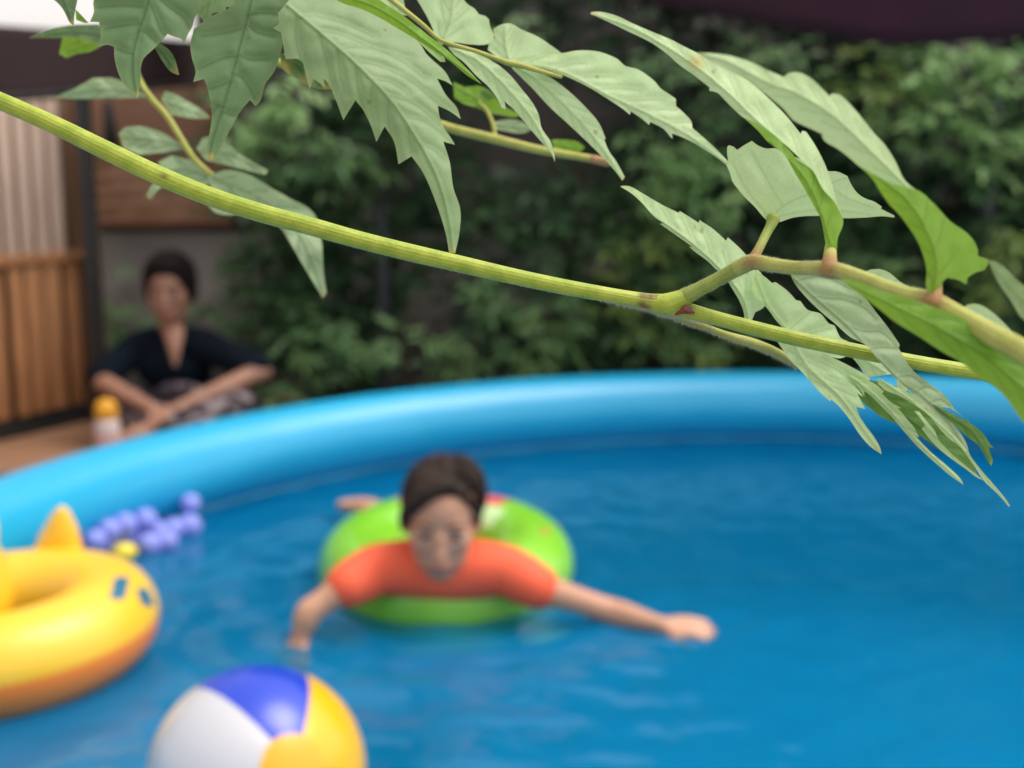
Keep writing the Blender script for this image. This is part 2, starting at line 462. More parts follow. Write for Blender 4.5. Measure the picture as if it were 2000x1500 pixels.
hairs(v1, main_path, M_hair, 900, 120, 240, .0007, t0=.1, t1=.55)
hairs(v1, main_path, M_hair, 1100, 130, 230, .0013, t0=.55, t1=.72)
bm = bmesh.new()
pts = C3((630, 1048), (705, 1118), (640, 1145), (560, 1135))
c = PX(*C3((630, 1110))[0], .3285)
for (p, q_, r0, r1) in (((560, 1135), (630, 1100), 3.5, 9), ((630, 1050), (632, 1100), 2.5, 9), ((630, 1105), (702, 1122), 9, 3.5)):
    a, b = C3(p, q_)
    tube(bm, [PX(*a, .331), PX(*b, .3300)], [r0 * .8 / FPX * .33, r1 * .8 / FPX * .33], 14)
fuse(obj('bud', bm, M_bud, v1), .0003, 2)
# compound leaf stalk
rach = [(1276, 600, 22, .337), (1298, 598, 36, .335), (1322, 588, 37, .333), (1348, 574, 30, .331), (1400, 547, 27, .329), (1440, 525, 30, .326), (1468, 512, 31, .322),
        (1505, 517, 28, .318), (1550, 523, 27, .312), (1595, 524, 29, .304), (1620, 527, 34, .299), (1650, 533, 32, .295), (1700, 551, 32, .288), (1760, 575, 36, .279), (1820, 592, 44, .270),
        (1880, 622, 42, .262), (1940, 655, 45, .254), (2010, 694, 48, .246), (2150, 780, 50, .232)]
stem(v1, 'petiole', rach[:7], M_greyst, 40, 9, .02)
RU = [(1472, 513, .321, 20), (1620, 530, .298, 26), (1822, 594, .268, 30)]
stem(v1, 'rachis', rach[5:], M_rach, 40, 9, .015, rust=RU)
hairs(v1, rach, M_hair, 3000, 0, 360, .0008, t0=0, t1=.8)
stem(v1, 'node', [(1250, 589, 27, .3335), (1275, 592, 34, .333), (1298, 595, 43, .3325), (1316, 590, 41, .3322), (1334, 582, 34, .3318), (1352, 573, 29, .3314)], M_mstem, 48, 11, .012, rust=[(1268, 578, .331, 7), (1262, 603, .331, 8)])
# hairy tendril-like twig below the joint
tw = [(1290, 606, 14, .336), (1335, 626, 12, .337), (1375, 638, 12, .338), (1420, 655, 15, .341), (1470, 670, 19, .346), (1510, 686, 19, .351), (1540, 702, 15, .356), (1560, 716, 11, .360)]
stem(v1, 'twig', tw, M_rach, 20)
hairs(v1, tw, M_hair, 1500, 70, 290, .0011)

# R3 squarish leaflet
leaf(v1, C1((1195, 1290), (1208, 1262), (1200, 1205), (1200, 1150), (1215, 1134), (1250, 1145), (1280, 1170), (1335, 1133), (1394, 1100), (1440, 1135), (1508, 1160), (1580, 1158)) +
     C2((120, 790), (300, 860), (465, 935), (540, 940), (620, 975), (650, 1040), (700, 1110), (760, 1150), (830, 1175), (890, 1215), (882, 1230), (930, 1255), (990, 1285), (985, 1300), (900, 1290), (760, 1300), (600, 1305), (400, 1287), (200, 1300), (95, 1335)) +
     C3((1345, 398), (1300, 402), (1262, 395), (1240, 372), (1180, 300), (1100, 222), (1035, 145), (1000, 95), (985, 40)),
     C3((1310, 395), (1400, 290), (1600, 195), (1900, 70), (2200, 150), (2260, 200)), M_pale, .332, .03, .05, .02, cell=5,
     veins=[C3((1400, 288), (1330, 180), (1250, 40), (1160, -130)), C3((1310, 392), (1200, 270), (1090, 120), (1000, -60)), C3((1600, 195), (1560, 60), (1480, -60), (1400, -170)),
            C3((1320, 385), (1500, 340), (1750, 320), (2100, 360)), C3((1750, 130), (1900, 230), (2100, 300)), C3((1250, 330), (1290, 390))], wid=1.8, tipcol=0)
stem(v1, 'petiolule', [(1510, 428, 26, .331), (1505, 441, 20, .330), (1495, 460, 18, .328), (1484, 482, 18, .325), (1472, 505, 21, .322)], M_greyst, 24, rust=[(1472, 505, .322, 30)])

# R4 narrow leaflet to the left
leaf(v1, C3((125, 138), (150, 130), (190, 132), (300, 190), (450, 278), (582, 342), (590, 328), (640, 358), (738, 420), (744, 398), (850, 468), (952, 560), (966, 533), (1030, 590), (1110, 672), (1180, 760),
            (1250, 850), (1285, 950), (1272, 1040), (1240, 1088), (1180, 1120), (1150, 1195), (1100, 1195), (1088, 1110), (1050, 1020), (985, 910), (930, 810), (880, 790), (820, 730), (700, 640), (662, 607), (690, 608), (550, 510), (435, 428), (465, 424), (390, 370), (300, 270), (200, 182)),
     C3((1122, 1200), (1100, 1060), (1010, 900), (850, 730), (650, 555), (400, 372), (130, 138)), M_pale, .345, -.01, .03, .10, cell=5, nv=6, vl=70, vang=35, wid=1.8, tipcol=14)

# R5 leaflet behind the stem with a narrow drooping lobe
leaf(v1, C3((1180, 800), (1240, 830), (1310, 890), (1340, 884), (1430, 950), (1500, 1025), (1532, 1030), (1590, 1100), (1690, 1130), (1760, 1210), (1800, 1222), (1850, 1320), (1910, 1350), (1960, 1400)) +
     C5((620, 280), (560, 300), (500, 290), (620, 350), (740, 415), (800, 452), (780, 500), (720, 480), (680, 500), (700, 530), (745, 600), (695, 570), (720, 620), (760, 695), (690, 680), (710, 740), (760, 820), (840, 930), (880, 1010), (887, 1050), (800, 990), (720, 900), (640, 780), (560, 680), (495, 620), (484, 635), (420, 580), (330, 480), (240, 380), (170, 310), (80, 180)) +
     C3((1330, 1320), (1440, 1280), (1400, 1245), (1340, 1180), (1290, 1110), (1240, 1050), (1150, 950)),
     C3((1180, 830), (1270, 1050), (1430, 1270)) + C5((300, 350), (560, 600), (720, 820), (880, 1040)), M_pale, .343, .02, .0, .015, cell=5,
     veins=[C3((1270, 1050), (1180, 1120), (1100, 1100)), C3((1430, 1270), (1540, 1170), (1620, 1110)), C3((1500, 1330), (1620, 1280), (1780, 1240))] +
           [C5((170, 240), (330, 330), (480, 400)), C5((220, 330), (400, 430), (640, 520)), C5((300, 400), (480, 500), (690, 600)), C5((380, 480), (520, 560), (640, 700)), C5((420, 330), (560, 400), (740, 560)), C5((230, 300), (320, 420), (330, 480))], wid=1.7, tipcol=22)
# green upper faces of lobes lying behind
leaf(v1, C5((640, 470), (690, 520), (700, 575), (735, 640), (800, 690), (880, 755), (1000, 810), (1100, 850), (1180, 900), (1260, 955), (1400, 1060), (1540, 1165), (1640, 1225), (1600, 1120), (1530, 960), (1400, 800), (1200, 620), (1000, 520), (800, 470)),
     C5((640, 470), (900, 640), (1200, 850), (1640, 1225)), M_olive, .350, .02, .02, .02, cell=7, nv=5, vl=60, tipcol=0)
# R6 pale lobes
leaf(v1, C5((620, 430), (700, 440), (780, 470), (850, 510), (905, 560), (890, 575), (960, 640), (1045, 690), (1015, 690), (1060, 740), (1100, 790), (1150, 850), (1172, 900), (1182, 912), (1172, 915), (1150, 905), (1270, 1030), (1400, 1140), (1512, 1252), (1527, 1287), (1420, 1212), (1300, 1110), (1170, 990), (1080, 890), (1000, 795), (945, 735), (990, 775), (900, 690), (800, 590), (750, 555), (755, 600), (720, 545), (680, 500), (640, 460)),
     C5((620, 430), (760, 530), (960, 720), (1160, 950), (1520, 1280)), M_pale, .346, .02, .02, .02, cell=4.5, nv=6, vl=40, vang=30, wid=1.6, tipcol=14)
leaf(v1, C5((1140, 710), (1180, 715), (1240, 790), (1300, 860), (1330, 930), (1420, 1030), (1560, 1150), (1640, 1215), (1680, 1250), (1640, 1235), (1540, 1160), (1400, 1060), (1280, 950), (1200, 850), (1228, 822), (1190, 770)),
     C5((1150, 712), (1270, 870), (1440, 1050), (1670, 1250)), M_pale, .3485, .02, .02, .02, cell=4.5, nv=2, vl=16, wid=1.4, tipcol=10)
leaf(v1, C5((860, 450), (980, 515), (1080, 560), (1180, 600), (1260, 680), (1235, 690), (1330, 760), (1390, 800), (1450, 880), (1530, 950), (1560, 1010), (1575, 1050), (1640, 1140), (1750, 1270), (1850, 1390), (1893, 1452), (1880, 1458), (1800, 1365), (1690, 1260), (1590, 1110), (1500, 990), (1420, 930), (1350, 860), (1250, 740), (1140, 660), (1020, 590), (940, 560), (880, 530), (912, 540), (860, 500)),
     C5((860, 460), (1100, 620), (1350, 830), (1560, 1050), (1890, 1455)), M_pale, .341, .02, .02, .03, cell=4.5, nv=6, vl=36, vang=28, wid=1.6, tipcol=12)
# R8 piece seen under the stem
leaf(v1, C5((600, 230), (760, 240), (940, 330), (1040, 420), (1090, 500), (1080, 575), (1010, 560), (1003, 420), (900, 430), (800, 442), (755, 430), (720, 370), (660, 295)),
     C5((620, 240), (850, 370), (1060, 520)), M_pale, .352, .0, .0, .02, cell=6, nv=3, vl=40, tipcol=0)
# R7 long leaflet crossing in front of the stem
leaf(v1, C4((110, 500), (170, 530), (200, 600), (290, 715), (390, 815), (520, 925), (650, 1038), (770, 1100), (850, 1200), (950, 1310), (1080, 1430)) + C5((1150, 590), (1250, 700), (1330, 790), (1400, 850), (1500, 950), (1570, 1040), (1565, 1010), (1540, 940), (1480, 850), (1380, 740), (1330, 680)) +
     C5((1420, 690), (1500, 740), (1540, 775), (1510, 745), (1450, 690), (1440, 670), (1400, 612), (1330, 545), (1290, 520), (1240, 480), (1150, 412), (1060, 290)) + C4((1022, 1120), (1030, 1092), (950, 975), (850, 845), (750, 715), (690, 650), (600, 585), (500, 545), (300, 500)),
     C4((130, 510), (350, 712), (600, 930), (850, 1190), (1050, 1390)) + C5((1200, 590), (1400, 790), (1565, 1035)), M_grey, .318, .03, .015, .015, cell=5,
     veins=[C4((350, 712), (480, 730), (600, 738), (750, 800), (850, 890)), C4((600, 930), (740, 985), (880, 990), (970, 1060), (1010, 1110)), C4((800, 1125), (900, 1112), (1030, 1120)), C4((200, 600), (380, 560), (520, 590), (640, 660)), C5((1030, 440), (1130, 440), (1240, 520)), C5((1150, 560), (1240, 520), (1330, 560)), C5((1260, 640), (1350, 620), (1440, 680))], wid=2.0, tipcol=0)
leaf(v1, C5((1180, 575), (1250, 640), (1340, 680), (1420, 720), (1540, 778), (1565, 775), (1570, 800), (1650, 855), (1705, 920), (1738, 975), (1765, 1000), (1745, 1000), (1722, 988), (1740, 1050), (1757, 1100), (1745, 1140), (1720, 1110), (1695, 1060), (1645, 980), (1560, 915), (1480, 840), (1400, 770), (1300, 690)),
     C5((1180, 575), (1380, 730), (1600, 880), (1745, 1130)), M_olive, .330, .02, .02, .02, cell=5, nv=4, vl=30, tipcol=10)

# R1 arched folded leaflet, pale underside
leaf(v1, C1((130, 108), (140, 94), (200, 90), (330, 120), (480, 190), (640, 258), (760, 308), (880, 370), (1000, 430), (1060, 468), (1180, 520), (1290, 580), (1400, 655), (1500, 745), (1650, 890), (1775, 1045), (1788, 1020), (1820, 1030), (1880, 1120), (1950, 1250), (1985, 1332)) +
     C2((500, 1040), (540, 1180), (585, 1300), (520, 1180), (430, 1080), (350, 935), (250, 840), (120, 720), (0, 640)) +
     C1((1460, 985), (1330, 920), (1200, 802), (1120, 722), (1062, 710), (1062, 682), (920, 572), (830, 510), (720, 412), (600, 330), (420, 242), (250, 160)),
     C2((560, 1300), (430, 1080), (200, 790)) + C1((1450, 960), (1200, 720), (900, 480), (500, 240), (135, 105)), M_pale, .302, .02, .0, .05, .03, cell=5.5, nv=7, vl=70, vang=30, wid=1.8, tipcol=18, edge=((1360, 122, 24),))
# R1 green upper face of the folded-over half
leaf(v1, C1((1330, 918), (1460, 980), (1600, 1085), (1720, 1210)) + C2((220, 840), (350, 935), (430, 1080), (520, 1180), (587, 1305), (582, 1370), (552, 1440), (540, 1500)) + C4((540, 330), (520, 420), (470, 420), (450, 300), (432, 200), (410, 100)) +
     C2((370, 1230), (300, 1100), (215, 960), (120, 800), (0, 710)) + C1((1440, 1020),),
     C2((480, 1490), (400, 1230), (260, 960), (0, 690)), M_bright, .302, .02, 0, .04, cell=6, nv=5, vl=40, tipcol=0)
stem(v1, 'petiolule', [(1632, 410, 12, .310), (1628, 440, 16, .3095), (1624, 468, 20, .308), (1621, 500, 26, .302), (1620, 526, 33, .298)], M_rach, 20, rust=[(1620, 518, .298, 34)])

# R2 second arched leaflet, nearer the lens and softer
leaf(v1, C1((960, 412), (1100, 418), (1200, 430), (1400, 490), (1550, 562), (1640, 600), (1680, 572), (1750, 563), (1850, 608), (1950, 700)) + C2((480, 350), (500, 330), (560, 338), (600, 372), (700, 480), (830, 640), (920, 740), (1000, 870), (1070, 1010), (1180, 1100), (1060, 1065), (860, 985), (750, 930), (700, 890), (620, 820), (540, 760), (440, 700), (418, 660), (430, 650), (300, 590), (200, 540), (120, 450), (0, 350)) + C1((1480, 722), (1350, 620), (1150, 520)),
     C2((1080, 1060), (800, 780), (500, 500), (200, 320), (0, 250)) + C1((1200, 480), (980, 420)), M_pale, .268, .03, .02, .05, .02, cell=7, nv=7, vl=70, vang=30, tipcol=0)
leaf(v1, C2((700, 885), (860, 980), (1060, 1060), (1180, 1092), (1300, 1195), (1420, 1325), (1560, 1425)) + C4((1600, 270), (1640, 350), (1640, 400), (1720, 425), (1715, 475), (1690, 510), (1620, 530), (1560, 570), (1550, 622), (1480, 585), (1400, 570), (1350, 622), (1335, 700), (1250, 690), (1232, 620), (1240, 540), (1220, 420), (1180, 310), (1110, 190), (1010, 60)) + C2((950, 1200), (880, 1100), (810, 990)),
     C4((1290, 700), (1310, 420), (1200, 130), (1060, -60)) + C2((900, 1020), (730, 905)), M_bright, .266, .03, .02, .05, cell=7, nv=5, vl=80, tipcol=0)
stem(v1, 'petiolule', [(1836, 490, 12, .271), (1832, 525, 18, .2705), (1827, 560, 25, .269), (1822, 592, 38, .267)], M_rach, 20, rust=[(1822, 584, .267, 40)])
# R9 large near leaflet below the stalk
leaf(v1, C4((560, 580), (700, 600), (900, 680), (1100, 730), (1300, 800), (1500, 880), (1700, 960), (1900, 1080), (2100, 1200), (2300, 1400), (2400, 1900), (2300, 2000), (2150, 1850), (1990, 1690), (1850, 1500), (1740, 1400), (1640, 1340), (1500, 1225), (1400, 1170), (1270, 1090), (1150, 1010), (1000, 920), (850, 800), (700, 690)),
     C4((560, 590), (1000, 800), (1500, 1060), (2000, 1440), (2380, 1850)), M_bright, .262, -.02, -.01, .03, cell=9, nv=7, vl=110, vang=25, tipcol=0)
# pale pieces peeping out above the stalk
leaf(v1, C4((750, 530), (800, 505), (870, 500), (950, 530), (1030, 600), (1120, 650), (1160, 690), (1000, 690), (850, 620)), C4((760, 540), (1140, 680)), M_pale, .31, cell=9, nv=2, vl=30, tipcol=0)
leaf(v1, C4((1500, 820), (1560, 780), (1640, 775), (1740, 830), (1850, 930), (1950, 1040), (2050, 1130), (1900, 1080), (1700, 960)), C4((1510, 820), (2000, 1100)), M_pale, .275, cell=9, nv=2, vl=30, tipcol=0)
leaf(v1, C4((1715, 430), (1780, 440), (1870, 510), (1960, 600), (2100, 690), (2250, 900), (2200, 1000), (2080, 960), (1980, 880), (1890, 740), (1790, 590)), C4((1715, 440), (1950, 700), (2220, 960)), M_mid, .25, cell=9, nv=4, vl=60, tipcol=0)

# ================================================================== VINE 2 : shoot hanging in from the top
v2 = empty('vine_shoot', PX(520, -260, .36))
tag(v2, 'leafy shoot hanging from the top edge with broad toothed leaves', 'vine')
stem(v2, 'stem', [(-60, -230, 40, .36), (250, -170, 40, .36), (520, -120, 38, .36), (660, -75, 34, .36), (760, -45, 26, .362)], M_stem, 40, 12, .03)
# L1 the big toothed leaf
leaf(v2, B((95, 158), (132, 130), (122, 75), (150, 42), (180, 5), (240, -40), (420, -60), (560, -10), (700, 40), (800, 110), (850, 175), (920, 250), (950, 300), (980, 330), (1055, 400), (1098, 478), (1060, 455), (1010, 437), (1060, 530), (1120, 600), (1143, 665), (1080, 620), (1015, 590), (1022, 640), (1040, 695), (1088, 770), (1110, 808), (1045, 790), (1080, 900), (1102, 1050), (1140, 1170), (1136, 1290), (1112, 1412), (1078, 1410), (1058, 1300), (1000, 1120), (930, 960), (868, 872), (795, 917), (770, 790), (718, 705), (672, 792), (640, 700), (592, 605), (555, 560), (487, 670), (440, 545), (400, 460), (378, 440), (385, 492), (350, 460), (320, 440), (300, 500), (278, 420), (262, 350), (235, 330), (165, 330), (150, 240), (140, 182)),
     B((175, 30), (350, 175), (560, 360), (750, 560), (900, 780), (1010, 990), (1070, 1200), (1100, 1410)), M_mid, .345, .045, -.03, .055, .02, cell=4.6,
     veins=[B((230, 90), (225, 220), (262, 350), (295, 490)), B((360, 190), (400, 350), (440, 500), (485, 660)), B((560, 370), (570, 480), (600, 590), (668, 780)), B((740, 560), (740, 680), (770, 790), (795, 900)),
            B((350, 170), (470, 190), (640, 260), (800, 330), (950, 440)), B((570, 340), (700, 370), (850, 440), (1000, 560), (1130, 655)), B((740, 530), (850, 560), (930, 610), (1030, 700)), B((830, 650), (930, 670), (1010, 720), (1100, 802)), B((920, 800), (1000, 840), (1060, 900)), B((480, 270), (560, 260), (700, 280), (860, 330)), B((660, 440), (760, 460), (860, 530)), B((250, 90), (350, 90), (500, 130), (650, 200)),
            B((650, 480), (640, 580), (660, 680)), B((460, 280), (470, 400), (500, 520)), B((850, 700), (860, 790), (880, 860))], wid=2.0, tipcol=14, emb=.00022, puff=.00034)
# piece behind L1 with a yellow edge
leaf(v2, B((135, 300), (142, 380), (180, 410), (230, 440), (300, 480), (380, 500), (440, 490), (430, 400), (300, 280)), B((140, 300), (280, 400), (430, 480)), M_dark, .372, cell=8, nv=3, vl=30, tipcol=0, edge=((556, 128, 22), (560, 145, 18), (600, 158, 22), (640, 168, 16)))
# L2
leaf(v2, A((1330, -60), (1310, 20), (1270, 50), (1180, 90), (1082, 160), (1062, 250), (1072, 330), (1092, 400), (1078, 458), (1140, 440), (1165, 520), (1182, 640), (1170, 740), (1150, 860), (1160, 892), (1190, 890), (1240, 810), (1290, 710), (1350, 610), (1395, 558), (1425, 592), (1450, 568), (1480, 470), (1530, 400), (1565, 300), (1590, 180), (1610, 60), (1640, -60)),
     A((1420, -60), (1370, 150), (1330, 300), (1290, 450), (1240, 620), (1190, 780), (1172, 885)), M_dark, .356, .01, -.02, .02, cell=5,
     veins=[A((1375, 130), (1440, 180), (1540, 200)), A((1330, 300), (1400, 330), (1500, 330)), A((1300, 400), (1370, 450), (1430, 560)), A((1385, 80), (1480, 70), (1600, 90)), A((1370, 150), (1280, 180), (1130, 200)), A((1325, 310), (1230, 330), (1100, 390)), A((1290, 450), (1220, 480), (1160, 500)), A((1240, 620), (1290, 640), (1330, 640)), A((1250, 590), (1200, 610), (1180, 640))], wid=2.0, tipcol=14)
leaf(v2, A((1500, -60), (1440, 0), (1400, 60), (1480, 110), (1540, 150), (1600, 150), (1700, 100), (1760, -60)), A((1500, -50), (1560, 130)), M_mid, .362, cell=7, nv=3, vl=40, tipcol=0)
# L3
leaf(v2, A((540, -60), (520, 20), (525, 60), (502, 122), (552, 124), (562, 180), (553, 262), (600, 250), (636, 262), (640, 330), (665, 420), (700, 480), (740, 525), (768, 547), (782, 470), (785, 390), (800, 330), (850, 280), (890, 240), (935, 190), (975, 205), (1010, 215), (1030, 245), (1045, 200), (1072, 150), (1085, 100), (1110, 55), (1130, -60)),
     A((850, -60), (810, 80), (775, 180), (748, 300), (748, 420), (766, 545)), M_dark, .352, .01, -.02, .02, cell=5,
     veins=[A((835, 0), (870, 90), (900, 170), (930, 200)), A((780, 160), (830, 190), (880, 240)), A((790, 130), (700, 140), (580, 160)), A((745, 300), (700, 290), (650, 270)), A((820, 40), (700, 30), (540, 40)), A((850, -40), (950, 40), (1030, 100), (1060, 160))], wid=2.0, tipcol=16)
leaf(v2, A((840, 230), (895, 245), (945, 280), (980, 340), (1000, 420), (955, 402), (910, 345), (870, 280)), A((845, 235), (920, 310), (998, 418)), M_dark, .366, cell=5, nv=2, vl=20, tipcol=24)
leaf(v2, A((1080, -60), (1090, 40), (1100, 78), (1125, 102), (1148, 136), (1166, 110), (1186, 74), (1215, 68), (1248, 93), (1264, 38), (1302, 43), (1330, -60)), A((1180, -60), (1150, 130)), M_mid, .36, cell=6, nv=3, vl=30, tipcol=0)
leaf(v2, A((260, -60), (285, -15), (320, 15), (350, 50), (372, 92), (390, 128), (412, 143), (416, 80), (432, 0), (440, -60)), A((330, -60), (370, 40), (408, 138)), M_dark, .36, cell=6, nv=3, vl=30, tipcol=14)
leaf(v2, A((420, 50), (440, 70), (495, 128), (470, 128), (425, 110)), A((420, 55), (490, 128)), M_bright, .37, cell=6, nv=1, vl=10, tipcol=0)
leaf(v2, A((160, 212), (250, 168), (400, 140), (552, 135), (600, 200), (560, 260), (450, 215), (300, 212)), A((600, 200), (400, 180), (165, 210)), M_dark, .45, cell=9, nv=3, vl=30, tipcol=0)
leaf(v2, A((350, 205), (450, 195), (570, 200), (560, 260), (500, 290), (430, 300), (370, 325), (330, 300)), A((560, 220), (350, 310)), M_bright, .46, cell=9, nv=3, vl=30, tipcol=10)
# the bright green folded leaflet that reads as a rib
leaf(v2, B((400, -60), (620, -40), (720, 20), (850, 108), (925, 170), (1000, 225), (1080, 290), (1180, 385), (1260, 470), (1190, 430), (1080, 340), (1000, 290), (900, 225), (800, 165), (700, 105), (600, 55), (450, 0)),
     B((420, -50), (700, 60), (960, 240), (1250, 465)), M_bright, .340, .01, .01, .06, cell=6, nv=4, vl=20, tipcol=0)
leaf(v2, B((780, 60), (850, 112), (940, 180), (1020, 250), (1058, 345), (1030, 345), (960, 285), (880, 200)), B((785, 65), (930, 200), (1052, 342)), M_pale, .345, cell=5, nv=2, vl=16, tipcol=8)
# H row of pale leaflets
rh = C6((300, 300), (400, 345), (600, 405), (760, 460), (850, 492), (960, 515), (1100, 555), (1260, 600))
stem(v2, 'rachis', [(700, -50, 12, .362), (780, 12, 10, .364), (825, 48, 9, .3655)] + [(*p, w_, d_) for p, w_, d_ in zip(rh, (8, 9, 10, 10, 12, 11, 9, 7), (.366, .367, .368, .370, .371, .372, .373, .374))], M_node if False else M_rach, 20)
leaf(v2, C6((100, -60), (170, 50), (220, 140), (262, 230), (290, 315), (330, 350), (390, 330), (560, 348), (690, 345), (738, 310), (740, 270), (712, 215), (700, 150), (668, 122), (622, 112), (590, 70), (520, 20), (480, -60)),
     C6((325, 345), (370, 240), (405, 120), (420, -60)), M_pale, .378, .0, -.02, .02, cell=6, nv=3, vl=60, tipcol=0)
leaf(v2, B((640, -40), (690, 10), (760, 50), (810, 85), (852, 88), (832, 40), (820, -40)), B((730, -40), (845, 85)), M_pale, .38, cell=7, nv=2, vl=20, tipcol=0)
leaf(v2, C6((735, 225), (790, 193), (865, 182), (950, 228), (1080, 285), (1200, 365), (1300, 440), (1240, 520), (1050, 510), (850, 470), (760, 440), (690, 390), (700, 330), (745, 300)),
     C6((860, 480), (830, 360), (820, 200)), M_pale, .380, .02, -.02, .02, cell=6.5, nv=3, vl=60, tipcol=0)
leaf(v2, C6((870, 470), (1000, 440), (1290, 412), (1380, 395), (1540, 400), (1640, 430), (1710, 465)) + C1((400, 512), (500, 540), (580, 590), (642, 642), (680, 690), (740, 730), (800, 772), (802, 828), (860, 880), (922, 950), (930, 1000), (1000, 1060), (1100, 1150), (1218, 1272), (1200, 1292), (1120, 1230), (1000, 1152), (890, 1090), (770, 1042), (776, 1087), (750, 1062), (710, 1012), (600, 952), (592, 977), (540, 932), (450, 872), (440, 897), (400, 862), (250, 762), (120, 682), (0, 622)) + C6((1260, 580), (1150, 545), (1000, 505)),
     C6((880, 485), (1200, 540), (1400, 620)) + C1((250, 735), (600, 900), (900, 1060), (1212, 1285)), M_pale, .372, .02, -.01, .03, cell=5.5, nv=8, vl=90, vang=35, tipcol=10)
leaf(v2, C6((380, 365), (500, 390), (620, 425), (780, 512), (880, 602), (960, 700), (1040, 802), (1090, 900), (1112, 1000), (1180, 1102), (1210, 1200), (1216, 1268), (1190, 1202), (1120, 1122), (1000, 982), (900, 862), (822, 792), (832, 852), (800, 842), (760, 762), (700, 682), (600, 590), (500, 482), (420, 420)),
     C6((385, 370), (620, 480), (850, 700), (1050, 950), (1215, 1265)), M_pale, .364, .0, .0, .03, cell=5.5, nv=7, vl=60, vang=30, tipcol=8)
leaf(v2, C6((850, 478), (960, 530), (1150, 590), (1300, 692), (1450, 832), (1560, 962), (1612, 1082), (1600, 1092), (1640, 1182), (1702, 1272), (1762, 1382), (1742, 1412), (1690, 1342), (1600, 1242), (1450, 1092), (1300, 952), (1180, 842), (1050, 702), (950, 602), (880, 532)),
     C6((855, 482), (1100, 650), (1350, 880), (1580, 1150), (1745, 1408)), M_pale, .376, .0, .0, .03, cell=5.5, nv=7, vl=70, vang=30, tipcol=14)

# ================================================================== VINE 3 : blurred sprig at the left, behind the stem
v3 = empty('leafy_sprig', PX(225, -60, .47))
tag(v3, 'blurred grey-green leafy sprig behind the stem at upper left, in front of the timber house', 'vine')
D3 = .50
stem(v3, 'rachis', [(200, -60, 10, .49), (240, 60, 10, .49), (270, 150, 11, D3), (292, 188, 12, D3), (325, 225, 12, D3), (350, 265, 12, D3), (375, 305, 12, D3), (402, 333, 12, D3), (425, 348, 9, D3)], M_rach, 16)
for pts, mid in (
    (((300, 545), (420, 490), (520, 435), (620, 432), (700, 458), (760, 500), (830, 545), (720, 548), (600, 548), (450, 552)), ((830, 545), (600, 500), (310, 545))),
    (((900, 560), (920, 508), (960, 518), (1040, 560), (1130, 615), (1175, 660), (1080, 662), (960, 640)), ((900, 560), (1020, 600), (1170, 658))),
    (((660, 745), (700, 708), (780, 702), (880, 728), (960, 770), (1045, 830), (900, 852), (780, 862), (690, 830)), ((1040, 830), (860, 780), (670, 770))),
    (((1095, 830), (1130, 770), (1200, 755), (1270, 800), (1340, 860), (1420, 910), (1495, 952), (1480, 975), (1400, 955), (1250, 918), (1150, 895)), ((1100, 850), (1280, 860), (1490, 962))),
    (((880, 905), (960, 868), (1060, 890), (1150, 945), (1205, 1005), (1130, 1040), (1040, 1018), (950, 1012), (880, 1060), (838, 1112), (815, 1092), (850, 1030), (920, 980)), ((1200, 1000), (1040, 950), (920, 970), (825, 1100)))):
    leaf(v3, A(*pts), A(*mid), M_grey, D3, cell=9, nv=4, vl=40, tipcol=10, wob=.002, sharp=14)
leaf(v3, [(405, 345), (441, 332), (483, 340), (525, 364), (567, 388), (602, 406), (618, 425), (628, 470), (632, 530), (638, 572), (630, 582), (615, 556), (590, 515), (570, 480), (550, 448), (525, 425), (480, 418), (440, 420), (420, 415), (405, 400), (418, 380)],
     [(408, 345), (500, 385), (580, 450), (632, 578)], M_grey, .485, cell=8, nv=5, vl=50, tipcol=10, wob=.002)

# ================================================================== VINE 4 : blurred stem behind, centre
v4 = empty('young_vine_stem', PX(700, 60, .47))
tag(v4, 'blurred young vine stem with bright green new leaf, behind the big toothed leaf', 'vine')
D4 = .47
stem(v4, 'stem', [(540, 120, 16, D4), (640, 160, 17, D4), (760, 205, 18, D4), (866, 246, 18, D4), (960, 270, 19, D4), (1050, 292, 17, D4), (1130, 306, 15, D4), (1170, 313, 15, D4), (1192, 318, 12, D4)], M_rach, 20)
bm = bmesh.new(); tube(bm, [PX(1160, 311, D4 - .002), PX(1186, 317, D4 - .002)], [8 / FPX * D4, 9 / FPX * D4], 14); obj('bud', bm, M_node, v4)
stem(v4, 'petiole', [(968, 270, 9, D4), (962, 240, 8, D4), (950, 215, 8, D4), (935, 200, 6, D4)], M_rach, 14)
leaf(v4, C6((420, 640), (520, 680), (620, 670), (720, 720), (780, 800), (900, 870), (1000, 890), (900, 915), (800, 900), (700, 880), (600, 840), (500, 810), (430, 760)), C6((700, 860), (600, 770), (430, 680)), M_bright, D4, cell=9, nv=3, vl=40, tipcol=0)
leaf(v4, C6((640, 700), (700, 700), (760, 760), (700, 790), (620, 760)), C6((640, 710), (750, 770)), M_olive, D4 - .004, cell=9, nv=1, vl=20, tipcol=0)
leaf(v4, C6((720, 960), (850, 930), (960, 950), (1040, 1010), (980, 1040), (850, 1030), (760, 1010)), C6((730, 970), (1030, 1012)), M_grey, D4, cell=9, nv=2, vl=30, tipcol=0)
leaf(v4, C6((1190, 1090), (1280, 1090), (1400, 1110), (1450, 1150), (1410, 1190), (1300, 1195), (1210, 1170)), C6((1430, 1180), (1200, 1120)), M_bright, D4, cell=9, nv=2, vl=30, tipcol=0)

# ================================================================== SETTING
M_ground = mat('paving_grey', (0.22, 0.20, 0.18), .85, (0.30, 0.27, 0.24), 3, 6, .3, 30)
bm = bmesh.new()
vs = [bm.verts.new(p) for p in ((-60, -60, 0), (60, -60, 0), (60, 60, 0), (-60, 60, 0))]; bm.faces.new(vs)
tag(obj('ground', bm, M_ground), kind='structure')

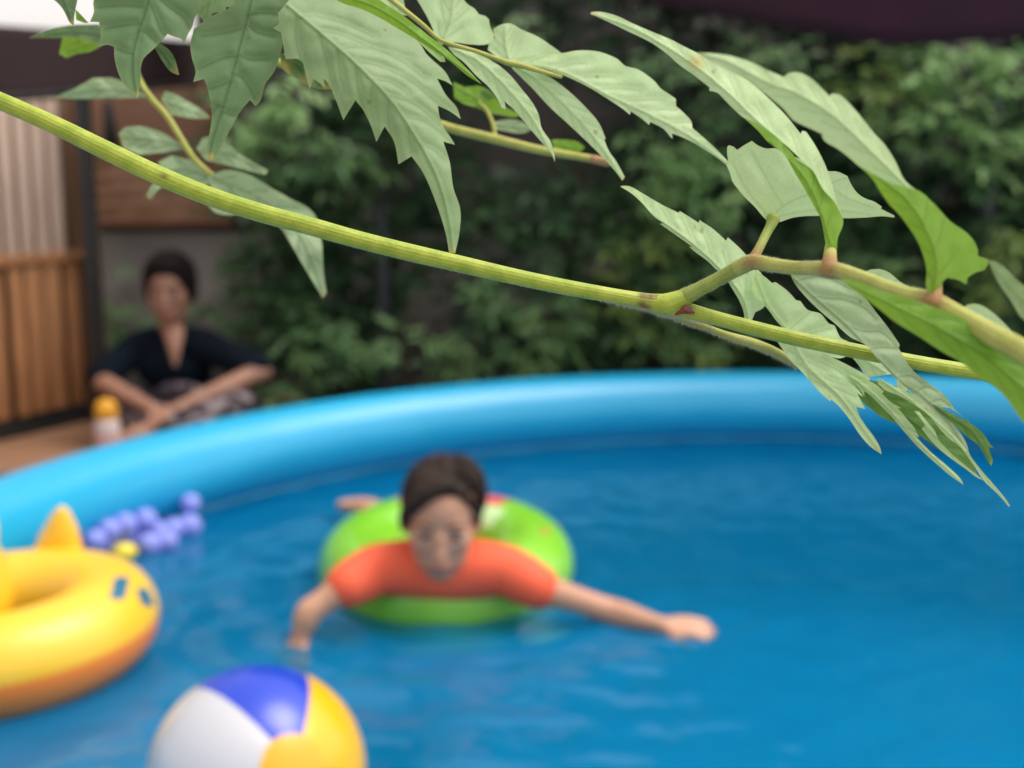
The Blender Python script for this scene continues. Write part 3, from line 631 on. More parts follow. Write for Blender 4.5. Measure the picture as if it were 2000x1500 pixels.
# timber deck
M_deck = mat('deck_timber', (0.27, 0.14, 0.075), .6, (0.36, 0.205, 0.12), 6, 5, .3, 40, stretch=(1, 8, 8))
M_darkm = mat('dark_metal', (0.012, 0.016, 0.017), .5, (0.02, 0.024, 0.024), 8)
dk = empty('wooden_deck', (-2.6, 4.6, 0)); tag(dk, 'low brown timber deck beside the pool, the woman sits on it', 'deck')
bm = bmesh.new()
k = 0; y = 3.95
while y < 5.3:
    box(bm, (-4.6, y, .385), (-.95, y + .135, .42), .004); y += .142
obj('deck_boards', bm, M_deck, dk)
bm = bmesh.new(); box(bm, (-4.6, 3.93, .12), (-.93, 3.948, .38)); box(bm, (-.948, 3.95, .12), (-.93, 5.3, .38)); obj('skirt', bm, M_deck, dk)
for x in (-4.4, -3.3, -2.2, -1.1):
    bm = bmesh.new(); box(bm, (x, 4.0, 0), (x + .09, 5.2, .383)); obj('leg', bm, M_darkm, dk)

# timber screen wall (receding on the left)
p1 = ONZ(172, 815, .42); p0 = ONZ(0, 856, .42); dr = (p0 - p1); dr.z = 0; dr.normalize()
nr = Vector((-dr.y, dr.x, 0));
if nr.x < 0: nr = -nr
fm = Matrix.Translation(p1) @ Matrix((( -dr.x * -1, nr.x, 0, 0), (-dr.y * -1, nr.y, 0, 0), (0, 0, 1, 0), (0, 0, 0, 1)))
hut = empty('timber_screen', (p1.x, p1.y, .42)); tag(hut, 'timber screen at the left edge, orange-brown planks below and pale vertical slats above', 'timber screen')
M_or = mat('plank_orange', (0.55, 0.26, 0.11), .5, (0.30, 0.14, 0.065), 5, 6, .3, 30, stretch=(14, 14, 1), contrast=(.4, .7))
M_pale_s = mat('slat_pale', (0.80, 0.62, 0.50), .6, (0.68, 0.51, 0.40), 5, 4, .2, 30, stretch=(10, 10, 1))
M_pbrown = mat('post_brown', (0.30, 0.17, 0.095), .55, (0.36, 0.21, 0.12), 5, 4, .2, 30, stretch=(10, 10, 1))
M_shadow = mat('backing_dark', (0.07, 0.04, 0.025), .9)
bm = bmesh.new(); L = 0.03; i = 0
while L < 2.6:
    box(bm, (L, random.uniform(-.004, .006), .07), (L + random.choice((.078, .082, .060)), .024 + random.uniform(0, .006), .66), .004, fm); L += .094
obj('plank_panel', bm, M_or, hut)
bm = bmesh.new(); L = 0.09
while L < 2.6:
    box(bm, (L, 0, .70), (L + .052, .03, 1.36), .004, fm); L += .078
obj('slat_panel', bm, M_pale_s, hut)
bm = bmesh.new(); box(bm, (0, -.05, .05), (2.6, -.012, 1.36), 0, fm); obj('backing', bm, mat('backing_brown', (0.26, 0.17, 0.12), .8), hut)
bm = bmesh.new(); box(bm, (0.0, -.01, .66), (2.6, .04, .70), .004, fm); obj('rail', bm, M_or, hut)
bm = bmesh.new(); box(bm, (-.09, -.05, 0.0), (-.002, .045, 1.36), .004, fm); obj('post', bm, M_pbrown, hut)
bm = bmesh.new(); box(bm, (-.05, -.04, 0.0), (2.6, .05, .055), .003, fm); obj('gap_shade_strip', bm, M_darkm, hut)  # dark strip added for the shade of the gap below the planks

# dark post in front of it
def post(px0, py0, px1, py1, zc, wpx, name, label, mt, top=None):
    a = PX(px0, py0, zc); b = PX(px1, py1, zc)
    bm = bmesh.new(); wd = wpx / FPX * zc / 2
    x = (a.x + b.x) / 2; y = (a.y + b.y) / 2
    box(bm, (x - wd, y - wd, b.z if top is None else top), (x + wd, y + wd, a.z), .004)
    return bm, x, y, wd
fp = empty('metal_post', (ONZ(196, 800, .42).x, 4.75, .42)); tag(fp, 'dark square metal post with a bracket near its top, left of the seated woman', 'post')
a = ONY(186, 195, 4.75); b = ONY(198, 800, 4.75)
bm = bmesh.new(); box(bm, (b.x - .027, 4.725, .42), (b.x + .027, 4.775, 1.80), .004); obj('upright', bm, M_darkm, fp)
bm = bmesh.new()
q = [ONY(*p, 4.75) for p in ((204, 195), (214, 195), (235, 290), (204, 290))]
for f in ((.0, .03),):
    A_ = [bm.verts.new((p.x, 4.735, p.z)) for p in q]; B_ = [bm.verts.new((p.x, 4.765, p.z)) for p in q]
    bm.faces.new(A_); bm.faces.new(B_[::-1])
    for i in range(4): bm.faces.new((A_[i], B_[i], B_[(i + 1) % 4], A_[(i + 1) % 4]))
obj('bracket', bm, M_darkm, fp)

# low concrete wall and taller building wall behind the hedge
M_conc = mat('concrete', (0.13, 0.122, 0.11), .9, (0.18, 0.168, 0.152), 2.5, 6, .3, 25)
M_conc2 = mat('render_wall', (0.060, 0.055, 0.052), .9, (0.12, 0.108, 0.102), 1.6, 6, .3, 25)
lw = empty('concrete_wall', (0, 5.62, 0)); tag(lw, 'low grey concrete wall with a darker coping behind the seated woman', 'wall')
bm = bmesh.new(); box(bm, (-6, 5.55, 0), (5.5, 5.72, 1.16)); obj('wall', bm, M_conc, lw)
bm = bmesh.new(); box(bm, (-6, 5.52, 1.163), (5.5, 5.75, 1.235), .004); obj('coping', bm, mat('coping', (0.035, 0.034, 0.034), .8, (0.05, .048, .048), 4), lw)
hw = empty('building_wall', (2.3, 6.5, 0)); tag(hw, 'dull brown-grey building wall behind the hedge, showing through its gaps', 'wall')
bm = bmesh.new(); box(bm, (-1.66, 6.4, 0), (6, 6.6, 3.4)); obj('wall', bm, M_conc2, hw)

# timber framed window box with a bamboo blind, above the low wall
cb = empty('blind_box', (ONY(330, 440, 5.45).x, 5.45, 1.24)); tag(cb, 'brown timber window frame with bamboo blind, above the low concrete wall', 'window')
def rect(px0, py0, px1, py1, y0, y1, bm, bev=.004):
    a = ONY(px0, py0, y0); b = ONY(px1, py1, y0)
    box(bm, (min(a.x, b.x), y0, min(a.z, b.z)), (max(a.x, b.x), y1, max(a.z, b.z)), bev)
bm = bmesh.new(); rect(150, 135, 425, 305, 5.47, 5.52, bm); obj('upper_panel', bm, mat('panel_brown', (0.32, 0.17, 0.10), .6, (0.24, 0.125, 0.075), 4, 5), cb)
bm = bmesh.new()
x0 = ONY(160, 310, 5.46).x; x1 = ONY(432, 310, 5.46).x; n = 27
zt = ONY(300, 305, 5.46).z; zb = ONY(300, 425, 5.46).z
for i in range(n):
    x = x0 + (x1 - x0) * (i + .5) / n
    tube(bm, [(x, 5.475, zb), (x, 5.475, zt)], [(x1 - x0) / n * .52] * 2, 8)
obj('bamboo_blind', bm, mat('bamboo', (0.66, 0.42, 0.27), .5, (0.38, 0.20, 0.11), 9, 4, .2, 30, stretch=(1, 1, .6)), cb)
bm = bmesh.new()
for k_ in range(4):
    zz_ = zb + (zt - zb) * (k_ + .7) / 4.4; box(bm, (x0, 5.452, zz_), (x1, 5.466, zz_ + .028), .002)
obj('lattice', bm, mat('lattice_brown', (0.30, 0.15, 0.08), .6, (.36, .2, .11), 6), cb)
bm = bmesh.new(); rect(150, 425, 445, 442, 5.43, 5.51, bm); rect(425, 122, 445, 424, 5.44, 5.51, bm); rect(150, 300, 424, 312, 5.44, 5.466, bm)
obj('frame', bm, mat('frame_brown', (0.17, 0.07, 0.035), .5, (0.22, .10, .05), 5), cb)

# maroon awnings
def cloth(name, top, bot, m, parent, n=24, thick=.006, sag=0.0):
    T = cr(top, n // (len(top) - 1)); Bt = cr(bot, n // (len(bot) - 1)); bm = bmesh.new(); rows = []
    k = min(len(T), len(Bt))
    for i in range(k):
        a = PX(*T[i]); b = PX(*Bt[i]); row = []
        for j in range(9):
            t = j / 8; p = a.lerp(b, t); p.z -= sag * math.sin(math.pi * t) ; p.y += .006 * math.sin(i * .9 + j)
            row.append(bm.verts.new(p))
        rows.append(row)
    for i in range(k - 1):
        for j in range(8): bm.faces.new((rows[i][j], rows[i][j + 1], rows[i + 1][j + 1], rows[i + 1][j]))
    o = obj(name, bm, m, parent)
    s = o.modifiers.new('Solidify', 'SOLIDIFY'); s.thickness = thick
    return o
M_maroon = mat('maroon_cloth', (0.018, 0.004, 0.005), .9, (0.026, 0.006, 0.008), 6, 4, .3, 60)
M_maroon2 = mat('plum_cloth', (0.055, 0.016, 0.028), .8, (0.08, 0.018, 0.032), 3, 4, .3, 60)
aw = empty('awning', PX(100, 120, 3.6)); tag(aw, 'dark maroon awning strip at upper left above the timber screen, pale sky over it', 'awning')
cloth('cloth', [(-420, 16, 2.6), (-120, 42, 3.0), (100, 56, 3.7), (388, 80, 5.2)], [(-420, 232, 2.6), (-120, 203, 3.0), (100, 186, 3.7), (388, 163, 5.2)], M_maroon, aw, thick=.02)
bm = bmesh.new(); q = cr([(-420, 232, 2.6), (-120, 203, 3.0), (100, 186, 3.7), (388, 163, 5.2)], 6); tube(bm, [PX(*p) for p in q], [.012] * len(q), 12); obj('front_bar', bm, M_darkm, aw)
ca = empty('parasol', PX(1750, -100, 3.8)); tag(ca, 'dark plum parasol cloth reaching in at the upper right, in front of the hedge', 'parasol')
bot = [(1120, -30, 4.3), (1250, 4, 4.25), (1400, 32, 4.2), (1560, 62, 4.1), (1750, 89, 4.0), (1900, 82, 3.9), (2150, 70, 3.8), (2400, 70, 3.7)]
top = [(1300, -200, 4.0), (1400, -240, 3.9), (1500, -260, 3.8), (1600, -290, 3.7), (1720, -320, 3.6), (1850, -320, 3.5), (2100, -330, 3.4), (2350, -330, 3.3)]
cloth('cloth', top, bot, M_maroon2, ca, n=42, sag=.02)
bm = bmesh.new(); tube(bm, [PX(1850, 84, 3.96), PX(1830, -120, 3.75), PX(1810, -318, 3.55)], [.010, .010, .010], 10); obj('rib', bm, mat('rib_blue_black', (0.012, 0.014, 0.035), .5), ca)

# thin dark fence posts among the hedge
for i, (x, y0, lab) in enumerate(((752, 4.86, 'thin dark fence post in the hedge, behind the big toothed leaf tip'), (1905, 4.86, 'thin dark fence post in the hedge near the right edge'))):
    b = ONY(x, 700, y0); bm = bmesh.new(); wd = .028 if i else .02
    box(bm, (b.x - wd, y0 - wd, 0), (b.x + wd, y0 + wd, 1.75 if i else 1.3), .004)
    tube(bm, [(b.x, y0, 1.75 if i else 1.3), (b.x, y0, 1.79 if i else 1.33)], [wd * .9, wd * .5], 12)
    tag(obj('fence_post', bm, mat('post_navy', (0.010, 0.014, 0.022), .5)), lab, 'fence post', 'fence posts in the hedge')

# ---------------- hedge: climbing shrubs with compound leaves
def fol_mat(name, a, b, c, trans=.25):
    m = bpy.data.materials.new(name); m.use_nodes = True; N = m.node_tree.nodes; L_ = m.node_tree.links
    bs = N['Principled BSDF']; bs.inputs['Roughness'].default_value = .45; bs.inputs['Specular IOR Level'].default_value = .4
    at = N.new('ShaderNodeAttribute'); at.attribute_name = 'tone'
    rp = N.new('ShaderNodeValToRGB'); rp.color_ramp.elements[0].color = (*a, 1); rp.color_ramp.elements[1].color = (*c, 1)
    e = rp.color_ramp.elements.new(.6); e.color = (*b, 1)
    L_.new(at.outputs['Fac'], rp.inputs[0]); L_.new(rp.outputs[0], bs.inputs['Base Color'])
    tr = N.new('ShaderNodeBsdfTranslucent'); L_.new(rp.outputs[0], tr.inputs[0])
    ms = N.new('ShaderNodeMixShader'); ms.inputs[0].default_value = trans
    L_.new(bs.outputs[0], ms.inputs[1]); L_.new(tr.outputs[0], ms.inputs[2]); L_.new(ms.outputs[0], N['Material Output'].inputs['Surface'])
    return m
F_dark = fol_mat('hedge_leaf', (0.030, 0.074, 0.038), (0.056, 0.140, 0.056), (0.14, 0.26, 0.09))
F_lite = fol_mat('hedge_leaf_young', (0.22, 0.42, 0.15), (0.33, 0.55, 0.22), (0.45, 0.64, 0.29), .35)
F_yel = fol_mat('hedge_leaf_yellowing', (0.12, 0.22, 0.05), (0.19, 0.30, 0.07), (0.30, 0.36, 0.09), .35)
def leaflet(bm, lay, p, d, up, ln, wd, tone):
    d = d.normalized(); s = d.cross(up)
    if s.length < 1e-3: s = Vector((1, 0, 0))
    s.normalize(); n = s.cross(d)
    dr_ = -0.25 * ln
    c = [p, p + d * ln * .3 + s * wd * .5 + n * .12 * wd, p + d * ln * .65 + s * wd * .36 + Vector((0, 0, dr_ * .35)), p + d * ln + Vector((0, 0, dr_)),
         p + d * ln * .65 - s * wd * .36 + Vector((0, 0, dr_ * .35)), p + d * ln * .3 - s * wd * .5 + n * .12 * wd, p + d * ln * .4 - n * .1 * wd + Vector((0, 0, dr_ * .15))]
    v = [bm.verts.new(x) for x in c]
    for x in v: x[lay] = tone
    for a, b in ((0, 1), (1, 2), (2, 3), (3, 4), (4, 5), (5, 0)): bm.faces.new((v[a], v[b], v[6]))
def frond(bm, lay, p, rg, size, tone, nl=7):
    d = Vector((rg.uniform(-1, 1), rg.uniform(-1.2, .2), rg.uniform(-.6, .35))).normalized(); up = Vector((rg.uniform(-.3, .3), rg.uniform(-.6, .1), 1)).normalized()
    s = d.cross(up).normalized(); n = (nl - 1) // 2
    for i in range(n):
        q = p + d * size * (.35 + i * .55) + Vector((0, 0, -size * .06 * i * i))
        for sg in (-1, 1):
            leaflet(bm, lay, q, (s * sg + d * .5 + Vector((0, 0, rg.uniform(-.3, .1)))), up, size * rg.uniform(.75, 1.05), size * .42, min(1, max(0, tone + rg.uniform(-.15, .15))))
    leaflet(bm, lay, p + d * size * (.35 + n * .5), d, up, size * 1.1, size * .45, tone)
M_bark = mat('shrub_stem', (0.10, 0.075, 0.055), .8, (0.16, .12, .09), 20)
rg = random.Random(4)
sh = []
XS = [-.88, -.45, .2, .85, 1.5, 2.15, 2.8, 3.45]
LB = ['leftmost climbing shrub, dark leaves right beside the seated woman', 'dark climbing shrub behind the drooping tip of the big toothed leaf', 'thinly leaved dark shrub in the middle with wall showing through', 'dark shrub carrying pale fronds behind the stem junction',
      'green shrub right of the middle with yellow-green tufts low down', 'shrub with light green fronds hanging just below the parasol', 'tall light-tipped shrub at the right edge of the hedge', 'last shrub of the hedge, past the right end of the parasol edge']
DENS = [(.6), (.62), (.66), (.85), (1.0), (1.1), (1.1), (1.0)]
for X, lab, dn in zip(XS, LB, DENS):
    t = empty('climbing_shrub', (X, 5.15, 0)); tag(t, lab, 'shrub', 'climbing shrubs of the hedge'); sh.append(t)
    bm = bmesh.new(); lay = bm.verts.layers.float.new('tone')
    n = int(1500 * dn)
    for i in range(n):
        x = X + rg.gauss(0, .27 if X > -.8 else .17); zz = rg.uniform(.1, 2.9)
        y = 5.15 + rg.uniform(-.28, .2)
        nv = noise.noise(Vector((x * 2.1, zz * 2.1, 3.3))) + .5 * noise.noise(Vector((x * 5, zz * 5, 1.3)))
        if nv < (-.22 if dn < .7 else -.5): continue
        y -= max(0, nv) * .3
        frond(bm, lay, Vector((x, y, zz)), rg, rg.uniform(.05, .085), min(1, max(0, .35 + nv * .9 + rg.uniform(-.2, .2))))
    obj('foliage', bm, F_dark, t, smooth=False)
    bm = bmesh.new()
    for k in range(3):
        x = X + rg.uniform(-.18, .18); pts = []; 
        for j in range(9): pts.append((x, 5.2 + rg.uniform(-.03, .03), j * .34)); x += rg.uniform(-.07, .07)
        tube(bm, pts, [.016 * (1 - j * .08) for j in range(9)], 8)
    obj('trunk', bm, M_bark, t)
cl = [(500, 245, 55, 'L', 9), (570, 190, 55, 'L', 9), (600, 290, 45, 'M', 6), (1330, 330, 65, 'L', 14), (1260, 300, 40, 'L', 6), (1400, 370, 50, 'L', 8), (1480, 110, 50, 'M', 8), (1560, 170, 55, 'M', 8), (1700, 130, 35, 'Y', 5),
      (1690, 175, 45, 'Y', 6), (1780, 150, 60, 'L', 12), (1880, 120, 60, 'L', 12), (1960, 130, 60, 'L', 12), (1850, 230, 60, 'L', 9), (1960, 260, 60, 'L', 11), (1760, 220, 40, 'L', 5), (1930, 330, 60, 'M', 8), (1280, 480, 60, 'Y', 8), (1230, 580, 60, 'Y', 9),
      (1340, 560, 60, 'M', 8), (1400, 690, 50, 'Y', 7), (1300, 650, 60, 'M', 8), (1960, 480, 60, 'Y', 9), (1900, 580, 50, 'Y', 6), (720, 690, 60, 'M', 9), (880, 690, 60, 'M', 9), (960, 550, 50, 'M', 6), (1100, 640, 70, 'M', 9),
      (600, 650, 50, 'M', 6), (1040, 700, 60, 'M', 8), (560, 760, 50, 'M', 6), (1700, 560, 60, 'M', 6), (1000, 80, 60, 'M', 5), (1300, 120, 60, 'M', 7), (1420, 230, 50, 'M', 5), (490, 330, 40, 'M', 4)]
acc = {}
for x, y, r, kd, n in cl:
    c = ONY(x, y, 4.52); n = int(n * 1.6); i = min(range(len(XS)), key=lambda k: abs(XS[k] - c.x))
    b_ = acc.setdefault((i, kd), bmesh.new()); lay = b_.verts.layers.float.get('tone') or b_.verts.layers.float.new('tone')
    for k in range(n):
        p = c + Vector((rg.gauss(0, .5), rg.uniform(-.3, .3), rg.gauss(0, .5))) * (r / FPX * 4.8)
        frond(b_, lay, p, rg, rg.uniform(.045, .07), rg.uniform(.2, .9))
F_med = fol_mat('hedge_leaf_mid', (0.08, 0.18, 0.07), (0.13, 0.27, 0.10), (0.20, 0.34, 0.12), .3)
for (i, kd), b_ in acc.items():
    obj({'L': 'young_fronds', 'M': 'outer_foliage', 'Y': 'yellowing_fronds'}[kd], b_, {'L': F_lite, 'M': F_med, 'Y': F_yel}[kd], sh[i], smooth=False)
# low plants round the deck end
for x, y, Yd, lab in ((228, 640, 5.2, 'small dark green plant behind the metal post'), (470, 640, 5.25, 'small dark green plant at the right shoulder of the seated woman'), (520, 770, 5.1, 'low dark plant beside the elbow of the seated woman')):
    c = ONY(x, y, Yd); bm = bmesh.new(); lay = bm.verts.layers.float.new('tone')
    t = empty('leafy_plant', (c.x, Yd, .42 if x < 500 else 0)); tag(t, lab, 'plant', 'low plants by the deck')
    for k in range(26): frond(bm, lay, Vector((c.x + rg.gauss(0, .05), Yd + rg.uniform(-.05, .05), c.z + rg.gauss(0, .1))), rg, .05, rg.uniform(.2, .8))
    obj('foliage', bm, F_med if x < 500 else F_dark, t, smooth=False)
    bm = bmesh.new(); tube(bm, [(c.x, Yd, t.location.z), (c.x, Yd, c.z)], [.008, .004], 8); obj('stem', bm, M_bark, t)

# ================================================================== POOL
CX, CY, RC = POOL = (0.80, 1.925, 1.995)
TR = 0.112; TZ = CAMZ - .65 - TR
M_ring = mat('pool_vinyl_ring', (0.012, 0.385, 0.66), .33, (0.015, 0.41, 0.70), 2, 3, .08, 14, spec=.6)
M_liner = mat('pool_vinyl_liner', (0.003, 0.30, 0.56), .45, (0.004, 0.36, 0.64), 1.5, 4, .15, 8)
pool = empty('inflatable_pool', (CX, CY, 0)); tag(pool, 'large round blue paddling pool with a fat inflated top ring', 'pool')
def rev(prof, m, name, seg=160, wob=0.0, close=False):
    bm = bmesh.new(); rows = []
    for r, zz in prof:
        rows.append([bm.verts.new((CX + (r + wob * math.sin(k * 9.3 * 2 * math.pi / seg) * .5 + wob * noise.noise(Vector((k * .35, zz * 9, 2)))) * math.cos(2 * math.pi * k / seg), CY + (r + wob * noise.noise(Vector((k * .35, zz * 9, 2)))) * math.sin(2 * math.pi * k / seg), zz)) for k in range(seg)])
    for i in range(len(prof) - (0 if close else 1)):
        a, b = rows[i], rows[(i + 1) % len(prof)]
        for k in range(seg): bm.faces.new((a[k], a[(k + 1) % seg], b[(k + 1) % seg], b[k]))
    bmesh.ops.recalc_face_normals(bm, faces=bm.faces)
    return obj(name, bm, m, pool)
rev([(RC + TR * math.cos(a * math.pi / 16), TZ + TR * math.sin(a * math.pi / 16)) for a in range(32)], M_ring, 'top_ring', 220, .003, True)
wall = [(RC - .004, TZ - TR + .012), (RC + .01, TZ - TR - .03), (RC + .04, .45), (RC + .075, .3), (RC + .085, .15), (RC + .06, .03), (RC + .02, .012), (RC - .6, .010), (.3, .010), (.01, .010)]
o_ = rev(wall, M_liner, 'liner', 220, .006)
rev([(RC - .030, WZ + .020), (RC - .052, WZ + .013), (RC - .060, WZ - .004), (RC - .052, WZ - .006), (RC - .028, WZ + .010)], mat('pool_weld_seam', (0.015, 0.40, 0.68), .2), 'weld_seam', 300, .010, True)
# water: a real rippled surface
bm = bmesh.new(); st = .02; RW = RC + .012
nx = int(2 * RW / st) + 1; idx = {}
def wv(x, y):
    h = .0035 * noise.noise(Vector((x * 3.0, y * 5.0, .3))) + 0.0040 * noise.noise(Vector((x * 8, y * 14, 4))) + .0018 * noise.noise(Vector((x * 20, y * 30, 9)))
    for (a, b, am, fr, dc) in ((-.14, 2.50, .0050, 46, 2.4), (-.42, 2.15, .0035, 55, 2.6), (-.32, 1.5, .0030, 50, 3.0), (.42, 2.3, .002, 60, 3.0)):
        d = math.hypot(x - a, y - b); h += am * math.sin(d * fr) * math.exp(-d * dc)
    h += .012 * noise.noise(Vector((x * 6, y * 17, 2))) * math.exp(-((x + .05) ** 2 / .16 + (y - 1.82) ** 2 / .12))
    return h
for i in range(nx):
    for j in range(nx):
        x = CX - RW + i * st; y = CY - RW + j * st
        if math.hypot(x - CX, y - CY) < RW + .01: idx[i, j] = bm.verts.new((x, y, WZ + wv(x, y)))
for (i, j), v in list(idx.items()):
    q = [idx.get(t_) for t_ in ((i, j), (i + 1, j), (i + 1, j + 1), (i, j + 1))]
    if all(q): bm.faces.new(q)
m = bpy.data.materials.new('pool_water'); m.use_nodes = True; N = m.node_tree.nodes; Lk = m.node_tree.links
N.remove(N['Principled BSDF'])
tr = N.new('ShaderNodeBsdfTransparent'); tr.inputs[0].default_value = (.55, .88, .97, 1)
gl = N.new('ShaderNodeBsdfGlossy'); gl.inputs['Roughness'].default_value = .04; gl.inputs[0].default_value = (1, 1, 1, 1)
fr = N.new('ShaderNodeFresnel'); fr.inputs[0].default_value = 1.33
bp = N.new('ShaderNodeBump'); bp.inputs['Distance'].default_value = .008; bp.inputs['Strength'].default_value = .55
tc = N.new('ShaderNodeTexCoord'); mp = N.new('ShaderNodeMapping'); mp.inputs['Scale'].default_value = (1, 1.6, 1)
nz = N.new('ShaderNodeTexNoise'); nz.inputs['Scale'].default_value = 14; nz.inputs['Detail'].default_value = 3
Lk.new(tc.outputs['Object'], mp.inputs[0]); Lk.new(mp.outputs[0], nz.inputs['Vector']); Lk.new(nz.outputs[0], bp.inputs['Height'])
Lk.new(bp.outputs[0], gl.inputs['Normal']); Lk.new(bp.outputs[0], fr.inputs['Normal'])
df = N.new('ShaderNodeBsdfDiffuse'); df.inputs[0].default_value = (.002, .22, .46, 1)
mb = N.new('ShaderNodeMixShader'); mb.inputs[0].default_value = .45; Lk.new(tr.outputs[0], mb.inputs[1]); Lk.new(df.outputs[0], mb.inputs[2])
ms = N.new('ShaderNodeMixShader'); Lk.new(fr.outputs[0], ms.inputs[0]); Lk.new(mb.outputs[0], ms.inputs[1]); Lk.new(gl.outputs[0], ms.inputs[2]); Lk.new(ms.outputs[0], N['Material Output'].inputs['Surface'])
tag(obj('water', bm, m), kind='structure')

# ================================================================== FLOATING THINGS
def vinyl(name, c, rough=.3, c2=None, scale=4): return mat(name, c, rough, c2, scale, 3, .05, 20, spec=.6, coat=.25)
def torus(bm, C, R0, r, M3, su=96, sv=32, colf=None, flat=1.0):
    rows = []
    for i in range(su):
        a = 2 * math.pi * i / su; row = []
        for j in range(sv):
            b = 2 * math.pi * j / sv
            p = Vector(((R0 + r * math.cos(b)) * math.cos(a), (R0 + r * math.cos(b)) * math.sin(a), r * flat * math.sin(b)))
            row.append(bm.verts.new(Vector(C) + M3 @ p))
        rows.append(row)
    for i in range(su):
        for j in range(sv):
            f = bm.faces.new((rows[i][j], rows[(i + 1) % su][j], rows[(i + 1) % su][(j + 1) % sv], rows[i][(j + 1) % sv]))
            if colf: f.material_index = colf((i + .5) / su, (j + .5) / sv)

# beach ball
bc = PX(503, 1514, 1.52); br = 210 / FPX * 1.52
tob = (Vector((0, 0, CAMZ)) - bc).normalized()
pole_p = PX(572, 1497, 1.52)
off = (pole_p - bc); ax = (off + tob * math.sqrt(max(1e-6, br * br - off.length_squared))).normalized()
ball = empty('beach_ball', (bc.x, bc.y, bc.z - br)); tag(ball, 'beach ball with white, blue and yellow panels floating at the bottom of the frame', 'ball')
# first seam direction chosen so panels fall as in the photo
e1 = (PX(500, 1450, 1.52) - pole_p); e1 = (e1 - ax * e1.dot(ax)).normalized(); e2 = ax.cross(e1)
ref = math.atan2((PX(415, 1322, 1.44) - bc).dot(e2), (PX(415, 1322, 1.44) - bc).dot(e1))
cols = [('panel', (0.58, 0.59, 0.62)), ('panel', (0.012, 0.055, 0.55)), ('panel', (0.84, 0.48, 0.01)), ('panel', (0.85, 0.18, 0.02)), ('panel', (0.78, 0.78, 0.80)), ('panel', (0.02, 0.25, 0.06))]
SEAM = [0, 60, 120, 180, 226, 300, 360]
for s in range(6):
    bm = bmesh.new(); rows = []
    for i in range(13):
        sa, sb = R(SEAM[s]), R(SEAM[s + 1]); a = ref + sa + (sb - sa) * i / 12; row = []
        for j in range(41):
            b = R(15) + (math.pi - R(30)) * j / 40
            puff = 1 + .006 * math.sin(math.pi * i / 12)
            row.append(bm.verts.new(bc + (ax * math.cos(b) + (e1 * math.cos(a) + e2 * math.sin(a)) * math.sin(b)) * br * puff))
        rows.append(row)
    for i in range(12):
        for j in range(40): bm.faces.new((rows[i][j], rows[i + 1][j], rows[i + 1][j + 1], rows[i][j + 1]))
    bmesh.ops.recalc_face_normals(bm, faces=bm.faces)
    nm = ['white panel', 'deep blue panel', 'yellow panel', 'orange panel', 'white panel', 'green panel']
    # which way round: panel after the white/blue seam must be blue
    ci = [1, 2, 3, 4, 5, 0][s]
    BALLFLIP = True
    if BALLFLIP: ci = [0, 5, 4, 3, 2, 1][s]
    o = obj('panel', bm, vinyl('ball_' + nm[ci].split()[0] + str(ci), cols[ci][1], .28), ball); o['label'] = nm[ci]
for sg in (1, -1):
    bm = bmesh.new(); rows = []
    for j in range(9):
        b = R(16.2) * j / 8
        rows.append([bm.verts.new(bc + (ax * sg * math.cos(b) + (e1 * math.cos(2 * math.pi * k / 32) + e2 * math.sin(2 * math.pi * k / 32)) * math.sin(b)) * br * 1.006) for k in range(32)] if j else [bm.verts.new(bc + ax * sg * br * 1.004)])
    for k in range(32): bm.faces.new((rows[0][0], rows[1][k], rows[1][(k + 1) % 32]))
    for j in range(1, 8):
        for k in range(32): bm.faces.new((rows[j][k], rows[j + 1][k], rows[j + 1][(k + 1) % 32], rows[j][(k + 1) % 32]))
    bmesh.ops.recalc_face_normals(bm, faces=bm.faces)
    obj('end_cap', bm, vinyl('ball_cap', (0.78, 0.42, 0.01), .3), ball)

# duck float
dc = ONZ(2, 1230, WZ + .062); DR, Dr = .188, .088
duck = empty('duck_float', (dc.x, dc.y, WZ - .03)); tag(duck, 'yellow inflatable duck ring with an orange underside, cut by the left edge', 'swim float')
M_yel = vinyl('duck_yellow', (0.90, 0.55, 0.03), .42, (0.92, .57, .035)); M_ora = vinyl('duck_orange', (1.0, 0.27, 0.025), .35)
tilt = Matrix.Rotation(R(-3), 3, 'Y')
bm = bmesh.new(); torus(bm, dc, DR, Dr, tilt, 112, 40, lambda a, b: 1 if .54 < b < .992 else 0)
obj('ring', bm, [M_yel, M_ora], duck)
bm = bmesh.new()
tb = PX(116, 1082, 2.34); tt = PX(127, 985, 2.36)
q = [(-.085, 0, -.04), (.066, 0, -.04), (.062, 0, .03), (.042, 0, .10), (.022, 0, .128), (.004, 0, .124), (-.026, 0, .085), (-.064, 0, .02)]
ctr = tb + Vector((0, 0, .02)); a_ = []; b_ = []
for i, (x, y, zz) in enumerate(q):
    a_.append(bm.verts.new(tb + Vector((x, 0, zz)))); 
f1 = bm.verts.new(ctr + Vector((0, -.034, 0))); f2 = bm.verts.new(ctr + Vector((0, .034, 0)))
for i in range(len(q)):
    bm.faces.new((a_[i], a_[(i + 1) % len(q)], f1)); bm.faces.new((a_[(i + 1) % len(q)], a_[i], f2))
o = obj('tail', bm, M_yel, duck); ss = o.modifiers.new('Sub', 'SUBSURF'); ss.levels = ss.render_levels = 3
bm = bmesh.new(); hp = PX(-74, 1150, 2.02)
ell(bm, hp, (.085, .08, .10)); ell(bm, hp + Vector((-.03, -.01, .10)), (.098, .09, .09)); fuse(obj('head', bm, M_yel, duck), .006, 8)
bm = bmesh.new(); ell(bm, hp + Vector((.045, -.055, .135)), (.016, .012, .02)); obj('eye', bm, mat('eye_black', (.01, .01, .015), .3), duck)
